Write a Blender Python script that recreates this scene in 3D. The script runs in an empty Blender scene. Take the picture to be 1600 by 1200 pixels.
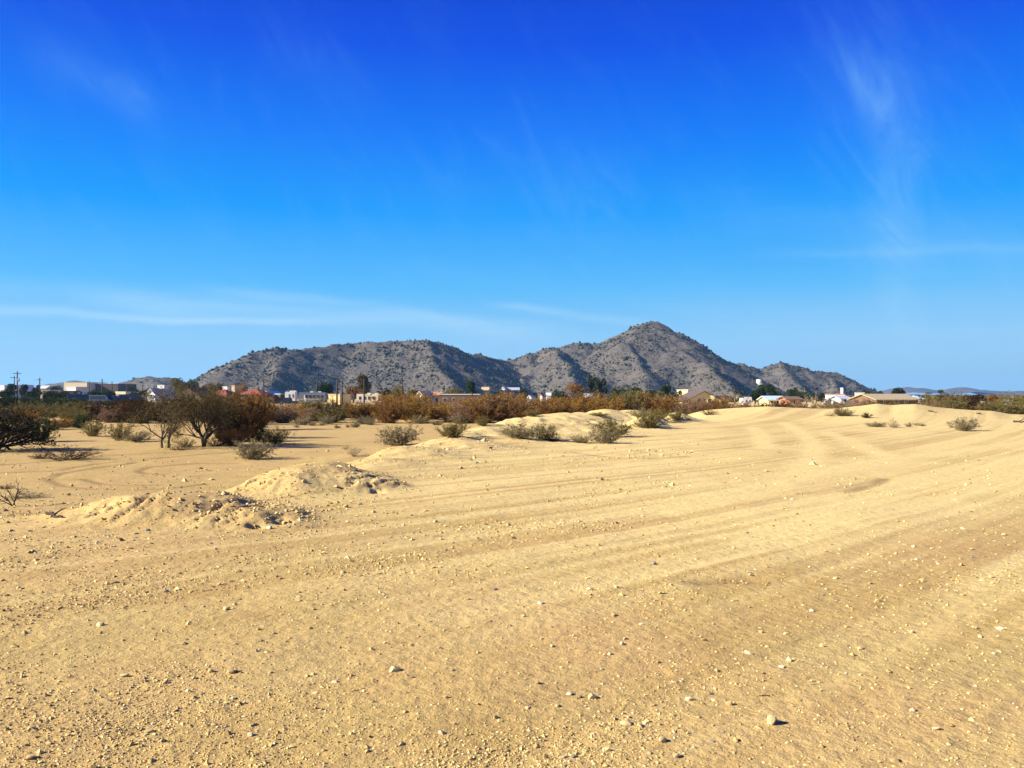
import bpy, math, random
import numpy as np
from mathutils import Vector, Euler

# ------------------------------------------------------------------ camera, sky, sun, exposure
F = 1300.0; CX = 800.0; HY = 617.0; ZC = 2.0      # focal length / principal column / eye-level row, in photo pixels; eye height
scene = bpy.context.scene
col = scene.collection
cam_d = bpy.data.cameras.new('camera'); cam = bpy.data.objects.new('camera', cam_d); col.objects.link(cam)
cam.location = (0, 0, ZC); cam.rotation_euler = (math.radians(90), 0, 0)
cam_d.sensor_width = 36; cam_d.lens = 36 * F / 1600; cam_d.shift_y = (HY - 600) / 1600
cam_d.clip_start = 0.1; cam_d.clip_end = 30000
scene.camera = cam

SUN_EL = 27.0; SUN_AZ = -104.0                     # azimuth measured from +Y (view) towards +X
SUN_STRENGTH = 5.0; SKY_STRENGTH = 0.10
scene.view_settings.view_transform = 'Standard'; scene.view_settings.look = 'None'
scene.view_settings.exposure = 1.38; scene.view_settings.gamma = 1.0
scene.view_settings.use_curve_mapping = False

w = bpy.data.worlds.new('World'); scene.world = w; w.use_nodes = True
wt = w.node_tree; wt.nodes.clear()
def N(t, typ, **kw):
    n = t.nodes.new(typ)
    for k, v in kw.items(): setattr(n, k, v)
    return n
def mth(t, op, a, b=None, c=None, clamp=False):
    n = t.nodes.new('ShaderNodeMath'); n.operation = op; n.use_clamp = clamp
    for i, v in enumerate((a, b, c)):
        if v is None: continue
        if isinstance(v, (int, float)): n.inputs[i].default_value = v
        else: t.links.new(v, n.inputs[i])
    return n.outputs[0]
def mixc(t, fac, a, b, blend='MIX'):
    n = t.nodes.new('ShaderNodeMix'); n.data_type = 'RGBA'; n.blend_type = blend
    for i, v in ((0, fac), (6, a), (7, b)):
        if isinstance(v, (int, float)): n.inputs[i].default_value = v
        elif isinstance(v, (tuple, list)): n.inputs[i].default_value = (*v[:3], 1)
        else: t.links.new(v, n.inputs[i])
    return n.outputs[2]
def ramp(t, fac, stops, interp='LINEAR'):
    n = t.nodes.new('ShaderNodeValToRGB'); n.color_ramp.interpolation = interp
    e = n.color_ramp.elements
    while len(e) < len(stops): e.new(0.5)
    for s, (p, c) in zip(e, stops):
        s.position = p; s.color = (*c[:3], 1) if isinstance(c, (tuple, list)) else (c, c, c, 1)
    t.links.new(fac, n.inputs[0]); return n.outputs[0]

sky = N(wt, 'ShaderNodeTexSky', sky_type='NISHITA', sun_disc=False)
sky.sun_elevation = math.radians(SUN_EL); sky.sun_rotation = math.radians(SUN_AZ)
sky.air_density = 1.0; sky.dust_density = 0.6; sky.ozone_density = 3.0
geo = N(wt, 'ShaderNodeNewGeometry'); sep = N(wt, 'ShaderNodeSeparateXYZ')
tc = N(wt, 'ShaderNodeTexCoord'); wt.links.new(tc.outputs['Generated'], sep.inputs[0])
X, Y, Z = sep.outputs
el = mth(wt, 'ARCSINE', Z); az = mth(wt, 'ARCTAN2', X, Y)       # radians
# deep saturated winter blue, the same all the way round the dome
eln = mth(wt, 'DIVIDE', el, math.pi / 2, clamp=True)
K = 10.0 * 0.385 * SKY_STRENGTH / 0.10
blue = ramp(wt, eln, [(0.0, (.36, .62, .85)), (0.04, (.29, .61, .93)), (0.08, (.10, .50, .97)), (0.135, (.0, .335, .98)),
                      (0.19, (0, .195, .95)), (0.25, (0, .085, .80)), (0.32, (0, .034, .58)), (1.0, (0, .02, .34))])
vm = N(wt, 'ShaderNodeVectorMath', operation='SCALE'); wt.links.new(blue, vm.inputs[0]); vm.inputs['Scale'].default_value = K
base_sky = mixc(wt, 0.985, sky.outputs[0], vm.outputs[0])
# cirrus: thin streaks low over the hills, a few wisps higher up
def nz(vec, scale, detail=4, rough=.6, dist=0.0):
    n = N(wt, 'ShaderNodeTexNoise'); n.inputs['Scale'].default_value = scale; n.inputs['Detail'].default_value = detail
    n.inputs['Roughness'].default_value = rough; n.inputs['Distortion'].default_value = dist; wt.links.new(vec, n.inputs['Vector'])
    return n.outputs['Fac']
def xyz(a, b, c=0.0):
    n = N(wt, 'ShaderNodeCombineXYZ')
    for i, v in enumerate((a, b, c)):
        if isinstance(v, (int, float)): n.inputs[i].default_value = v
        else: wt.links.new(v, n.inputs[i])
    return n.outputs[0]
def gauss(v, s):
    q = mth(wt, 'DIVIDE', v, s); return mth(wt, 'EXPONENT', mth(wt, 'MULTIPLY', mth(wt, 'MULTIPLY', q, q), -1.0))
ne = nz(xyz(mth(wt, 'MULTIPLY', az, 2.2), mth(wt, 'MULTIPLY', el, 22.0)), 2.0, 5, .6, .4)
nf = nz(xyz(mth(wt, 'ADD', mth(wt, 'MULTIPLY', az, 1.6), mth(wt, 'MULTIPLY', el, -3.0)), mth(wt, 'ADD', mth(wt, 'MULTIPLY', az, 9.0), mth(wt, 'MULTIPLY', el, 5.5))), 1.5, 8, .70, 2.2)
nw = nz(xyz(az, el), 7.0, 3, .5)
wob = mth(wt, 'MULTIPLY', mth(wt, 'SUBTRACT', nw, .5), .022)
def streak(px0, py0, px1, py1, thick, amt, soft=.09):
    a0, e0 = math.atan((px0 - CX) / F), math.atan((HY - py0) / math.hypot(F, px0 - CX))
    a1, e1 = math.atan((px1 - CX) / F), math.atan((HY - py1) / math.hypot(F, px1 - CX))
    m = (e1 - e0) / (a1 - a0)
    line = mth(wt, 'ADD', mth(wt, 'MULTIPLY_ADD', az, m, e0 - m * a0), wob)
    g = gauss(mth(wt, 'SUBTRACT', el, line), thick)
    win = mth(wt, 'MULTIPLY', mth(wt, 'SMOOTH_MIN', mth(wt, 'DIVIDE', mth(wt, 'SUBTRACT', az, a0 - soft), soft), 1.0, .2, clamp=True),
              mth(wt, 'SMOOTH_MIN', mth(wt, 'DIVIDE', mth(wt, 'SUBTRACT', a1 + soft, az), soft), 1.0, .2, clamp=True))
    return mth(wt, 'MULTIPLY', mth(wt, 'MULTIPLY', g, win), mth(wt, 'MULTIPLY', ramp(wt, ne, [(.3, .35), (.7, 1.0)]), amt))
def wisp(px, py, sa, se, amt, tilt=0.0):
    a0, e0 = math.atan((px - CX) / F), math.atan((HY - py) / math.hypot(F, px - CX))
    da = mth(wt, 'SUBTRACT', az, a0); de = mth(wt, 'SUBTRACT', el, e0)
    c, s = math.cos(tilt), math.sin(tilt)
    u = mth(wt, 'ADD', mth(wt, 'MULTIPLY', da, c), mth(wt, 'MULTIPLY', de, s))
    v = mth(wt, 'ADD', mth(wt, 'MULTIPLY', da, -s), mth(wt, 'MULTIPLY', de, c))
    g = mth(wt, 'MULTIPLY', gauss(u, sa), gauss(v, se))
    return mth(wt, 'MULTIPLY', g, mth(wt, 'MULTIPLY', ramp(wt, nf, [(.32, .28), (.70, 1.0)]), amt))
parts_c = [streak(-250, 470, 430, 504, .0048, .52), streak(230, 472, 800, 514, .012, .40), streak(400, 458, 680, 494, .006, .26), streak(-200, 440, 420, 470, .012, .14),
           streak(810, 480, 985, 503, .0050, .34, .05), streak(700, 430, 1000, 470, .012, .05),
           streak(1290, 395, 1800, 378, .006, .14), streak(1150, 330, 1700, 420, .03, .10), streak(1100, 480, 1750, 500, .03, .12),
           wisp(1358, 148, .06, .012, .17, -1.0), wisp(1352, 130, .09, .045, .08, -1.0), wisp(1395, 300, .15, .024, .17, -1.52), wisp(1420, 230, .20, .09, .06, -1.4),
           wisp(145, 120, .055, .022, .13, -.35), wisp(205, 150, .022, .018, .13, -1.1), wisp(490, 95, .06, .03, .07, -.4),
           wisp(900, 280, .12, .06, .06, -.4), wisp(700, 330, .2, .06, .05, -.2)]
cl = parts_c[0]
for p in parts_c[1:]: cl = mth(wt, 'ADD', cl, p)
# the same thin cirrus goes on, faintly, over the rest of the dome
veil = mth(wt, 'MULTIPLY', ramp(wt, nf, [(.5, 0.0), (.85, 1.0)]), .05)
cl = mth(wt, 'MINIMUM', mth(wt, 'ADD', cl, veil), .8)
vc = N(wt, 'ShaderNodeVectorMath', operation='SCALE'); wt.links.new(ramp(wt, eln, [(.05, (.56, .82, 1.0)), (.16, (.38, .72, 1.0)), (.26, (.22, .60, 1.0))]), vc.inputs[0]); vc.inputs['Scale'].default_value = K
sky_out = mixc(wt, cl, base_sky, vc.outputs[0])
bg = N(wt, 'ShaderNodeBackground'); bg.inputs['Strength'].default_value = SKY_STRENGTH
wo = N(wt, 'ShaderNodeOutputWorld'); wt.links.new(sky_out, bg.inputs[0]); wt.links.new(bg.outputs[0], wo.inputs[0])

sd = bpy.data.lights.new('sun', 'SUN'); sd.energy = SUN_STRENGTH; sd.angle = math.radians(.53); sd.color = (1.0, .93, .82)
so = bpy.data.objects.new('sun', sd); col.objects.link(so); so.location = (-40, -10, 60)
a_, e_ = math.radians(SUN_AZ), math.radians(SUN_EL)
to_sun = Vector((math.sin(a_) * math.cos(e_), math.cos(a_) * math.cos(e_), math.sin(e_)))
so.rotation_euler = to_sun.to_track_quat('Z', 'Y').to_euler()
try:
    scene.cycles.max_bounces = 6; scene.cycles.volume_bounces = 0; scene.cycles.transparent_max_bounces = 8
except Exception: pass

# ------------------------------------------------------------------ numeric helpers
rng = np.random.default_rng(7); random.seed(7)
def _hash(ix, iy, seed):
    h = (ix.astype(np.int64) * 374761393 + iy.astype(np.int64) * 668265263 + seed * 974634777) & 0xffffffff
    h = ((h ^ (h >> 13)) * 1274126177) & 0xffffffff
    return ((h ^ (h >> 16)) & 0xffffff) / float(0xffffff)
def vn(x, y, seed=0):
    x = np.asarray(x, float); y = np.asarray(y, float)
    ix = np.floor(x); iy = np.floor(y); fx = x - ix; fy = y - iy
    fx = fx * fx * fx * (fx * (fx * 6 - 15) + 10); fy = fy * fy * fy * (fy * (fy * 6 - 15) + 10)
    a = _hash(ix, iy, seed); b = _hash(ix + 1, iy, seed); c = _hash(ix, iy + 1, seed); d = _hash(ix + 1, iy + 1, seed)
    return (a + (b - a) * fx) * (1 - fy) + (c + (d - c) * fx) * fy      # 0..1
def fbm(x, y, o=4, seed=0, gain=.5):
    s = 0; A = 1; T = 0
    for i in range(o):
        s = s + A * (vn(x, y, seed + i * 17) - .5) * 2; T += A; A *= gain
        x = x * 2.03 + 11.3; y = y * 2.03 + 5.7
    return s / T
def sst(x, a, b):
    t = np.clip((x - a) / (b - a), 0, 1); return t * t * (3 - 2 * t)
def pxw(px, d): return (px - CX) / F * d
def pyz(py, d): return ZC - (py - HY) / F * d

# ------------------------------------------------------------------ the lie of the land
TR = math.radians(50); TU = (math.sin(TR), math.cos(TR))                # the dirt track's heading
EDGE = np.array([(0, -14), (8, -10), (12.8, -6.6), (17.6, -4.6), (26, -3.9), (36, -2.9), (45, -1.2), (60, 3), (75, 10), (100, 26), (140, 40)], float)
BERM = np.array([(1040, 648), (1080, 643), (1110, 641), (1150, 638), (1200, 635), (1240, 637), (1270, 638.6), (1300, 638.5), (1330, 635.5), (1370, 631), (1392, 633.4),
                 (1430, 631), (1460, 636), (1500, 640), (1550, 642.5), (1580, 648), (1640, 651), (2200, 655)], float)
MOUNDS = [  # px, distance, crest row, half width px, half depth m, sharpness
    (285, 13.5, 774, 150, 1.05, 2.3), (385, 13.2, 791, 105, .9, 2.0), (185, 13.3, 803, 70, .6, 2.2),
    (485, 18.2, 728, 105, 1.9, 2.0), (545, 17.6, 743, 80, 1.0, 2.2), (430, 17.6, 748, 60, .8, 2.2),
    (640, 27.5, 698, 75, 2.2, 2.0), (720, 31, 688, 75, 2.4, 2.0), (595, 24, 716, 65, 1.7, 2.0),
    (945, 62, 640, 44, 3.6, 2.0), (905, 60, 643.5, 32, 2.8, 2.0), (985, 63, 640, 36, 3.4, 2.0), (1012, 60, 642.5, 22, 2.4, 2.0), (1055, 62, 644, 28, 2.6, 2.0),
    (1010, 52, 650, 26, 2.0, 2.2), (294, 26.5, 744, 24, .5, 2.0)]
RIDGE3 = [(-3.2, 35.0, .18), (-1.3, 41.0, .34), (.72, 47.0, .56), (3.1, 54.0, .80), (5.5, 58.0, .68)]
def seg_ridge(x, y, pts, wid):
    z = np.zeros_like(x)
    for (x0, y0, z0), (x1, y1, z1) in zip(pts[:-1], pts[1:]):
        dx, dy = x1 - x0, y1 - y0; t = np.clip(((x - x0) * dx + (y - y0) * dy) / (dx * dx + dy * dy), 0, 1)
        q = np.hypot(x - x0 - t * dx, y - y0 - t * dy) / wid
        z = np.maximum(z, (z0 + t * (z1 - z0)) * np.exp(-q ** 2.2))
    return z
def land(x, y, full=False):
    x = np.asarray(x, float); y = np.asarray(y, float); yy = np.maximum(y, .5)
    ex = np.interp(y, EDGE[:, 0], EDGE[:, 1])
    basin = sst(ex - x, -.6, 2.6) * sst(y, 10, 26)
    z = -.62 * basin
    z = z - 1.0 * sst(y, 84, 112) * (1 - basin) - .38 * basin * sst(y, 90, 120)
    z = z + 1.0 * sst(y, 120, 165) * sst(-x, 40, 75)                         # the yard on the far left lies a little higher
    a = x / yy * F + CX
    bz = np.interp(a, BERM[:, 0], BERM[:, 1]); bz = np.maximum(pyz(bz, 72.0), 0)
    sg = np.where(y < 72, 8.0, 6.0)
    z = z + bz * np.exp(-((y - 72) / sg) ** 2) * sst(a, 1040, 1110) * sst(x, 12, 16)
    mm = np.zeros_like(z); scarp = np.zeros_like(z)
    ragx = .22 * fbm(x * 1.7, y * 1.7, 4, 51); ragy = .22 * fbm(x * 1.9 + 7, y * 1.9, 4, 52)
    for px, d, cr, hw, hd, sh in MOUNDS:
        cx, cw = pxw(px, d), hw / F * d
        H = np.maximum(pyz(cr, d) - z, .02)
        u = (x + ragx - cx) / cw; v = (y + ragy - d) / hd
        if d < 20: u = np.where(u > 0, u * 1.15, u); v = np.where(v < 0, v * 1.15, v * .8); p_ = np.where((v < -.1) | (u > .1), sh + 1.0, sh)
        else: p_ = sh
        q = np.hypot(u, v); m1 = H * np.exp(-.9 * q ** p_); mm = np.maximum(mm, m1)
        if d < 20: scarp = np.maximum(scarp, np.exp(-((q - .95) / .28) ** 2) * sst(-v + .6 * np.maximum(u, 0), .05, .5))
    r3 = seg_ridge(x + 2 * ragx, y + 2 * ragy, RIDGE3, 3.4); mm = np.maximum(mm, r3)
    near = (1 - sst(y, 30, 70)); msk = np.clip(mm / .22, 0, 1)
    gx = (x - .55 * y) * 5.2 + .7 * fbm(x * 2.3, y * 2.3, 3, 4); gl = np.clip(1 - np.abs(fbm(gx, y * .5, 2, 91)) * 6.0, 0, 1) * sst(vn(x * 1.6, y * .6, 92), .25, .65)
    clod = .22 * fbm(x * 3.0, y * 3.0, 3, 32) + .38 * np.maximum(fbm(x * 9, y * 9, 4, 33), -.1)
    z = z + mm * (1 - .22 * gl * scarp) - .07 * gl * scarp + msk * (.055 * clod * np.clip(y / 22, .75, 1) + (.06 + .10 * sst(y, 22, 40)) * fbm(x * .9, y * .9, 4, 35)) * (1 - .8 * sst(y, 45, 75))
    for px, d, r, dp in ((432, 12.75, .26, .06), (400, 12.4, .16, .08), (585, 16.9, .30, .06)):      # crumbled dark ends of the mounds
        cx = pxw(px, d); q = np.hypot((x - cx) * (.6 + .9 * vn(x * 7, y * 7, 8)), (y - d) * 1.3) / r; z = z - dp * np.exp(-q ** 4) * (.5 + vn(x * 9, y * 9, 18))
    # a ragged cut bank in the hollow further off
    cx = pxw(900, 36.0); q = np.hypot((x - cx) * (.75 + .5 * vn(x * 3, y * 3, 8)), (y - 36.0) * 1.2) / .85
    z = z - .28 * np.exp(-q ** 4)
    z = z + .05 * fbm(x * .16, y * .16, 3, 3) * sst(y, 0, 8)
    s = x * TU[1] - y * TU[0]; t = x * TU[0] + y * TU[1]                       # across / along the track
    wv = s + .0026 * np.maximum(t, 0) ** 2 + .35 * fbm(t * .05, s * .08, 2, 12)
    ruts = np.zeros_like(z)
    for w0, k in ((-7.6, 1), (-4.9, .8), (-2.2, 1), (.4, .7), (2.3, 1), (4.6, .9), (7.4, .8), (10.5, .9), (14.0, .8), (18.5, .8), (-10.8, .6)):
        c_ = wv - w0 + .17 * np.sin(t * .21 + w0 * 3) + .08 * np.sin(t * .53 + w0)
        for o_ in (0, 1.5): ruts = ruts + np.clip(1 - ((c_ - o_) / .24) ** 2, 0, 1) ** 3 * k * (.6 + .4 * np.sin(t * .4 + w0 * 7 + o_))
    ruts = np.clip(ruts, 0, 1)
    fade = 1 - sst(np.hypot(x, y), 26, 60)
    lanes = fbm(wv * 1.15, t * .035, 3, 21)
    z = z + (.010 * lanes + .007 * fbm(wv * 5.5, t * .12, 2, 27)) * (1 - basin) * fade - .010 * ruts * sst(y, 4, 9) * (1 - basin) * fade
    z = z + .022 * fbm(x * .8, y * .8, 4, 46) * sst(y, 14, 30) * (1 - sst(y, 70, 90)) + .010 * fbm(x * 2.2, y * 2.2, 4, 44) * fade + .0035 * fbm(x * 14, y * 14, 2, 45) * (1 - sst(np.hypot(x, y), 9, 18))
    if full: return z, basin, mm, lanes, wv, t, ruts
    return z
def h1(x, y): return float(land(np.array([x]), np.array([y]))[0])

# mountains: ridge lines as (px, row, distance); the flanks fall away from them
HILLS = {
 'hill': [
  [(285, 603, 1200), (330, 585, 1210), (360, 569, 1215), (400, 551, 1222), (430, 545, 1230), (470, 545, 1270), (520, 539, 1318), (560, 534, 1335), (600, 532, 1325), (640, 529.5, 1305), (662, 529, 1295),
   (690, 537, 1335), (720, 548, 1390), (760, 557, 1450), (815, 566, 1520)],
  [(662, 529, 1295), (674, 552, 1235), (690, 578, 1160), (704, 600, 1085), (712, 617, 1020)],
  [(432, 545, 1230), (428, 562, 1190), (420, 584, 1130), (412, 608, 1070)],
  [(760, 557, 1450), (775, 578, 1370), (790, 600, 1280), (800, 616, 1200)]],
 'mountain': [
  [(770, 572, 1480), (800, 561, 1500), (830, 552, 1500), (870, 541, 1500), (900, 535, 1505), (915, 534, 1505), (930, 537, 1510), (960, 524, 1510), (990, 508, 1505), (1008, 501, 1500), (1022, 500.5, 1500),
   (1035, 507, 1505), (1060, 522, 1510), (1090, 541, 1515), (1110, 555, 1520), (1135, 571, 1530), (1165, 590, 1540)],
  [(1016, 501, 1500), (1036, 536, 1430), (1078, 556, 1365), (1110, 576, 1300), (1138, 598, 1230), (1155, 617, 1180)],
  [(1000, 520, 1470), (975, 535, 1420), (985, 545, 1395), (1000, 572, 1320), (1010, 604, 1240)],
  [(870, 541, 1500), (862, 551, 1430), (878, 562, 1380), (892, 588, 1310), (900, 612, 1240)],
  [(930, 537, 1505), (940, 556, 1440), (945, 585, 1350), (940, 614, 1260)],
  [(830, 552, 1500), (825, 575, 1420), (815, 600, 1330)]],
 'foothill': [
  [(1110, 574, 1690), (1135, 571, 1690), (1155, 569, 1700), (1172, 571, 1700), (1187, 578, 1705), (1200, 572, 1705), (1220, 567, 1700), (1245, 570, 1700), (1265, 578, 1700), (1287, 579, 1695), (1305, 582, 1690),
   (1330, 594, 1680), (1358, 606, 1670), (1388, 616, 1650)],
  [(1220, 567, 1700), (1238, 586, 1620), (1252, 604, 1540), (1262, 617, 1480)],
  [(1290, 580, 1695), (1306, 597, 1620), (1318, 614, 1540)],
  [(1160, 569, 1700), (1170, 590, 1610), (1180, 612, 1500)]],
 'small_hill': [[(175, 612, 1480), (195, 600, 1500), (215, 591, 1500), (236, 587.5, 1500), (265, 590, 1500), (285, 598, 1500), (310, 610, 1490)], [(236, 588, 1500), (246, 600, 1420), (250, 615, 1340)]],
 'low_hill': [[(40, 606, 2600), (65, 600, 2600), (85, 598, 2600), (105, 595, 2600), (122, 594, 2600), (140, 598, 2600), (170, 603, 2600), (200, 610, 2600)]],
 'distant_hill': [[(1365, 612, 5200), (1395, 606, 5200), (1422, 603.5, 5200), (1445, 606, 5200), (1468, 610, 5200), (1492, 605.5, 5200), (1510, 604.5, 5200), (1535, 609, 5200), (1575, 611, 5200), (1640, 609, 5200), (1750, 613, 5200)]],
}
def hill_z(x, y, lines, slope, seed, amp):
    zs = np.full_like(x, -1e3); k = amp * .45
    wx = x + 14 * fbm(x * .012, y * .012, 3, seed + 3) * amp / 5; wy = y + 14 * fbm(x * .012, y * .012, 3, seed + 9) * amp / 5
    acc = np.zeros_like(x); rnd = amp * .45
    for j, ln in enumerate(lines):
        P = [(pxw(a, d), d, pyz(r, d)) for a, r, d in ln]
        best = np.full_like(x, -1e3)
        for (x0, y0, z0), (x1, y1, z1) in zip(P[:-1], P[1:]):
            dx, dy = x1 - x0, y1 - y0; t = np.clip(((wx - x0) * dx + (wy - y0) * dy) / (dx * dx + dy * dy), 0, 1)
            q = np.hypot(wx - x0 - t * dx, wy - y0 - t * dy)
            sl = slope if j == 0 else slope * 1.25
            best = np.maximum(best, z0 + t * (z1 - z0) - sl * (np.sqrt(q * q + rnd ** 2) - rnd))
        acc = np.logaddexp(acc, best / k) if j else best / k
    zs = acc * k
    g = np.abs(fbm(x * .022, y * .022, 4, seed + 21)); up = np.clip((zs + 1) / 25, 0, 1)
    zs = zs - (1 - np.clip(g * 3, 0, 1)) * amp * .8 * up * np.clip((zs + 1) / 60, .3, 1) + up * amp * .55 * fbm(x * .05, y * .05, 4, seed + 30) + up * amp * .14 * fbm(x * .22, y * .22, 3, seed + 40)
    return zs
HP = {'hill': (.54, 100, 5.0), 'mountain': (.58, 200, 5.0), 'foothill': (.54, 300, 5.0), 'small_hill': (.40, 400, 4.0), 'low_hill': (.35, 500, 5.0), 'distant_hill': (.3, 600, 7.0)}
def terrain(x, y):
    z = land(x, y)
    for k in ('hill', 'mountain', 'foothill'):
        z = np.maximum(z, hill_z(x, y, HILLS[k], *HP[k]))
    return z
def at(px, py, far=False):
    """the point of the land seen at a photo pixel"""
    d = np.geomspace(2.5, 170, 900) if not far else np.linspace(700, 1750, 1400)
    x = (px - CX) / F * d; zr = pyz(py, d); h = terrain(x, d) if far else land(x, d)
    i = np.argmax(zr - h < 0)
    if zr[i] - h[i] >= 0: i = len(d) - 1
    lo, hi = d[max(i - 1, 0)], d[i]
    for _ in range(12):
        m = .5 * (lo + hi); xm = (px - CX) / F * m
        hm = (terrain if far else land)(np.array([xm]), np.array([m]))[0]
        if pyz(py, m) - hm < 0: hi = m
        else: lo = m
    return Vector(((px - CX) / F * hi, hi, pyz(py, hi)))
def on(px, d): x = pxw(px, d); return Vector((x, d, h1(x, d)))

# ------------------------------------------------------------------ object helpers
def tag(o, label=None, cat=None, group=None, kind=None):
    for k, v in (('label', label), ('category', cat), ('group', group), ('kind', kind)):
        if v: o[k] = v
    return o
def link(name, me, parent=None, mat=None):
    o = bpy.data.objects.new(name, me); col.objects.link(o)
    if parent is not None: o.parent = parent
    if mat is not None and me is not None:
        if len(me.materials) == 0: me.materials.append(mat)
        else: o.material_slots[0].link = 'OBJECT'; o.material_slots[0].material = mat
    return o
def thing(name, label, cat, loc, rz=0.0, group=None, scale=None):
    o = bpy.data.objects.new(name, None); col.objects.link(o); o.location = loc; o.rotation_euler = (0, 0, rz)
    o.empty_display_size = .2
    if scale is not None: o.scale = scale
    return tag(o, label, cat, group)
def mesh_np(name, V, Fc, colr=None, smooth=False):
    V = np.asarray(V, np.float32); Fc = np.asarray(Fc, np.int32); m, k = Fc.shape
    me = bpy.data.meshes.new(name); me.vertices.add(len(V)); me.vertices.foreach_set('co', V.ravel())
    me.loops.add(m * k); me.loops.foreach_set('vertex_index', Fc.ravel())
    me.polygons.add(m); me.polygons.foreach_set('loop_start', np.arange(m, dtype=np.int32) * k)
    try: me.polygons.foreach_set('loop_total', np.full(m, k, np.int32))
    except Exception: pass
    me.polygons.foreach_set('use_smooth', np.full(m, smooth, bool))
    if colr is not None:
        at_ = me.attributes.new('tint', 'FLOAT_COLOR', 'POINT')
        c = np.ones((len(V), 4), np.float32); c[:, :colr.shape[1]] = colr; at_.data.foreach_set('color', c.ravel())
    me.update(calc_edges=True); me.validate(); return me
class MB:
    def __init__(s): s.v = []; s.f = []; s.sm = []
    def add(s, vs, fs, smooth=False):
        b = len(s.v); s.v += [tuple(v) for v in vs]; s.f += [tuple(i + b for i in f) for f in fs]; s.sm += [smooth] * len(fs); return s
    def box(s, x0, x1, y0, y1, z0, z1):
        return s.add([(x0, y0, z0), (x1, y0, z0), (x1, y1, z0), (x0, y1, z0), (x0, y0, z1), (x1, y0, z1), (x1, y1, z1), (x0, y1, z1)],
                     [(0, 3, 2, 1), (4, 5, 6, 7), (0, 1, 5, 4), (1, 2, 6, 5), (2, 3, 7, 6), (3, 0, 4, 7)])
    def prism(s, pts, y0, y1):
        """outline in x-z, extruded along y"""
        n = len(pts)
        return s.add([(x, y0, z) for x, z in pts] + [(x, y1, z) for x, z in pts],
                     [tuple(range(n)), tuple(range(2 * n - 1, n - 1, -1))] + [(i, i + n, (i + 1) % n + n, (i + 1) % n) for i in range(n)])
    def prism_x(s, pts, x0, x1):
        n = len(pts)
        return s.add([(x0, y, z) for y, z in pts] + [(x1, y, z) for y, z in pts],
                     [tuple(range(n - 1, -1, -1)), tuple(range(n, 2 * n))] + [((i + 1) % n, (i + 1) % n + n, i + n, i) for i in range(n)])
    def cyl(s, a, b, r0, r1=None, n=10):
        a, b = Vector(a), Vector(b); r1 = r0 if r1 is None else r1; d = (b - a).normalized()
        u = d.orthogonal().normalized(); v = d.cross(u)
        ring = lambda c, r: [c + (u * math.cos(2 * math.pi * i / n) + v * math.sin(2 * math.pi * i / n)) * r for i in range(n)]
        B = len(s.v); s.v += [tuple(p) for p in ring(a, r0) + ring(b, r1)]
        for i in range(n): s.f.append((B + i, B + (i + 1) % n, B + n + (i + 1) % n, B + n + i)); s.sm.append(True)
        s.f.append(tuple(B + i for i in range(n - 1, -1, -1))); s.f.append(tuple(B + n + i for i in range(n))); s.sm += [False, False]
        return s
    def build(s, name, mat, parent=None):
        me = bpy.data.meshes.new(name); me.from_pydata(s.v, [], s.f); me.polygons.foreach_set('use_smooth', s.sm); me.update()
        me.materials.append(mat); o = bpy.data.objects.new(name, me); col.objects.link(o)
        if parent is not None: o.parent = parent
        return o

# ------------------------------------------------------------------ materials
def new_mat(name):
    m = bpy.data.materials.new(name); m.use_nodes = True; t = m.node_tree; t.nodes.clear()
    out = N(t, 'ShaderNodeOutputMaterial'); b = N(t, 'ShaderNodeBsdfPrincipled'); t.links.new(b.outputs[0], out.inputs[0])
    b.inputs['Roughness'].default_value = .85; b.inputs['Specular IOR Level'].default_value = .25
    return m, t, b, out
def tnoise(t, scale, detail=4, rough=.55, vec=None, dist=0.0):
    n = N(t, 'ShaderNodeTexNoise'); n.inputs['Scale'].default_value = scale; n.inputs['Detail'].default_value = detail
    n.inputs['Roughness'].default_value = rough; n.inputs['Distortion'].default_value = dist
    if vec is not None: t.links.new(vec, n.inputs['Vector'])
    return n.outputs['Fac']
def opos(t): return N(t, 'ShaderNodeTexCoord').outputs['Object']
MATS = {}
def plain(name, c, rough=.8, metal=0.0, var=.18, scale=1.5, spec=.25):
    if name in MATS: return MATS[name]
    m, t, b, _ = new_mat(name); n = tnoise(t, scale, 5, .6, opos(t))
    t.links.new(mixc(t, n, tuple(v * (1 - var) for v in c), tuple(min(1, v * (1 + var)) for v in c)), b.inputs['Base Color'])
    b.inputs['Roughness'].default_value = rough; b.inputs['Metallic'].default_value = metal; b.inputs['Specular IOR Level'].default_value = spec
    MATS[name] = m; return m
def attr(t, name='tint'):
    n = N(t, 'ShaderNodeAttribute'); n.attribute_name = name
    s = N(t, 'ShaderNodeSeparateColor'); t.links.new(n.outputs['Color'], s.inputs[0]); return s.outputs
def leafy(name, stops, trans=.22):
    m, t, b, out = new_mat(name); r, g, bl = attr(t)[:3]
    oi = N(t, 'ShaderNodeObjectInfo')
    f = mth(t, 'ADD', mth(t, 'MULTIPLY', r, .75), mth(t, 'MULTIPLY', oi.outputs['Random'], .25))
    c = ramp(t, f, [(i / (len(stops) - 1), s) for i, s in enumerate(stops)])
    d = N(t, 'ShaderNodeBsdfDiffuse'); tr = N(t, 'ShaderNodeBsdfTranslucent'); mx = N(t, 'ShaderNodeMixShader'); mx.inputs[0].default_value = trans
    t.links.new(c, d.inputs[0]); t.links.new(c, tr.inputs[0]); t.links.new(d.outputs[0], mx.inputs[1]); t.links.new(tr.outputs[0], mx.inputs[2])
    t.links.new(mx.outputs[0], out.inputs[0]); return m
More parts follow.
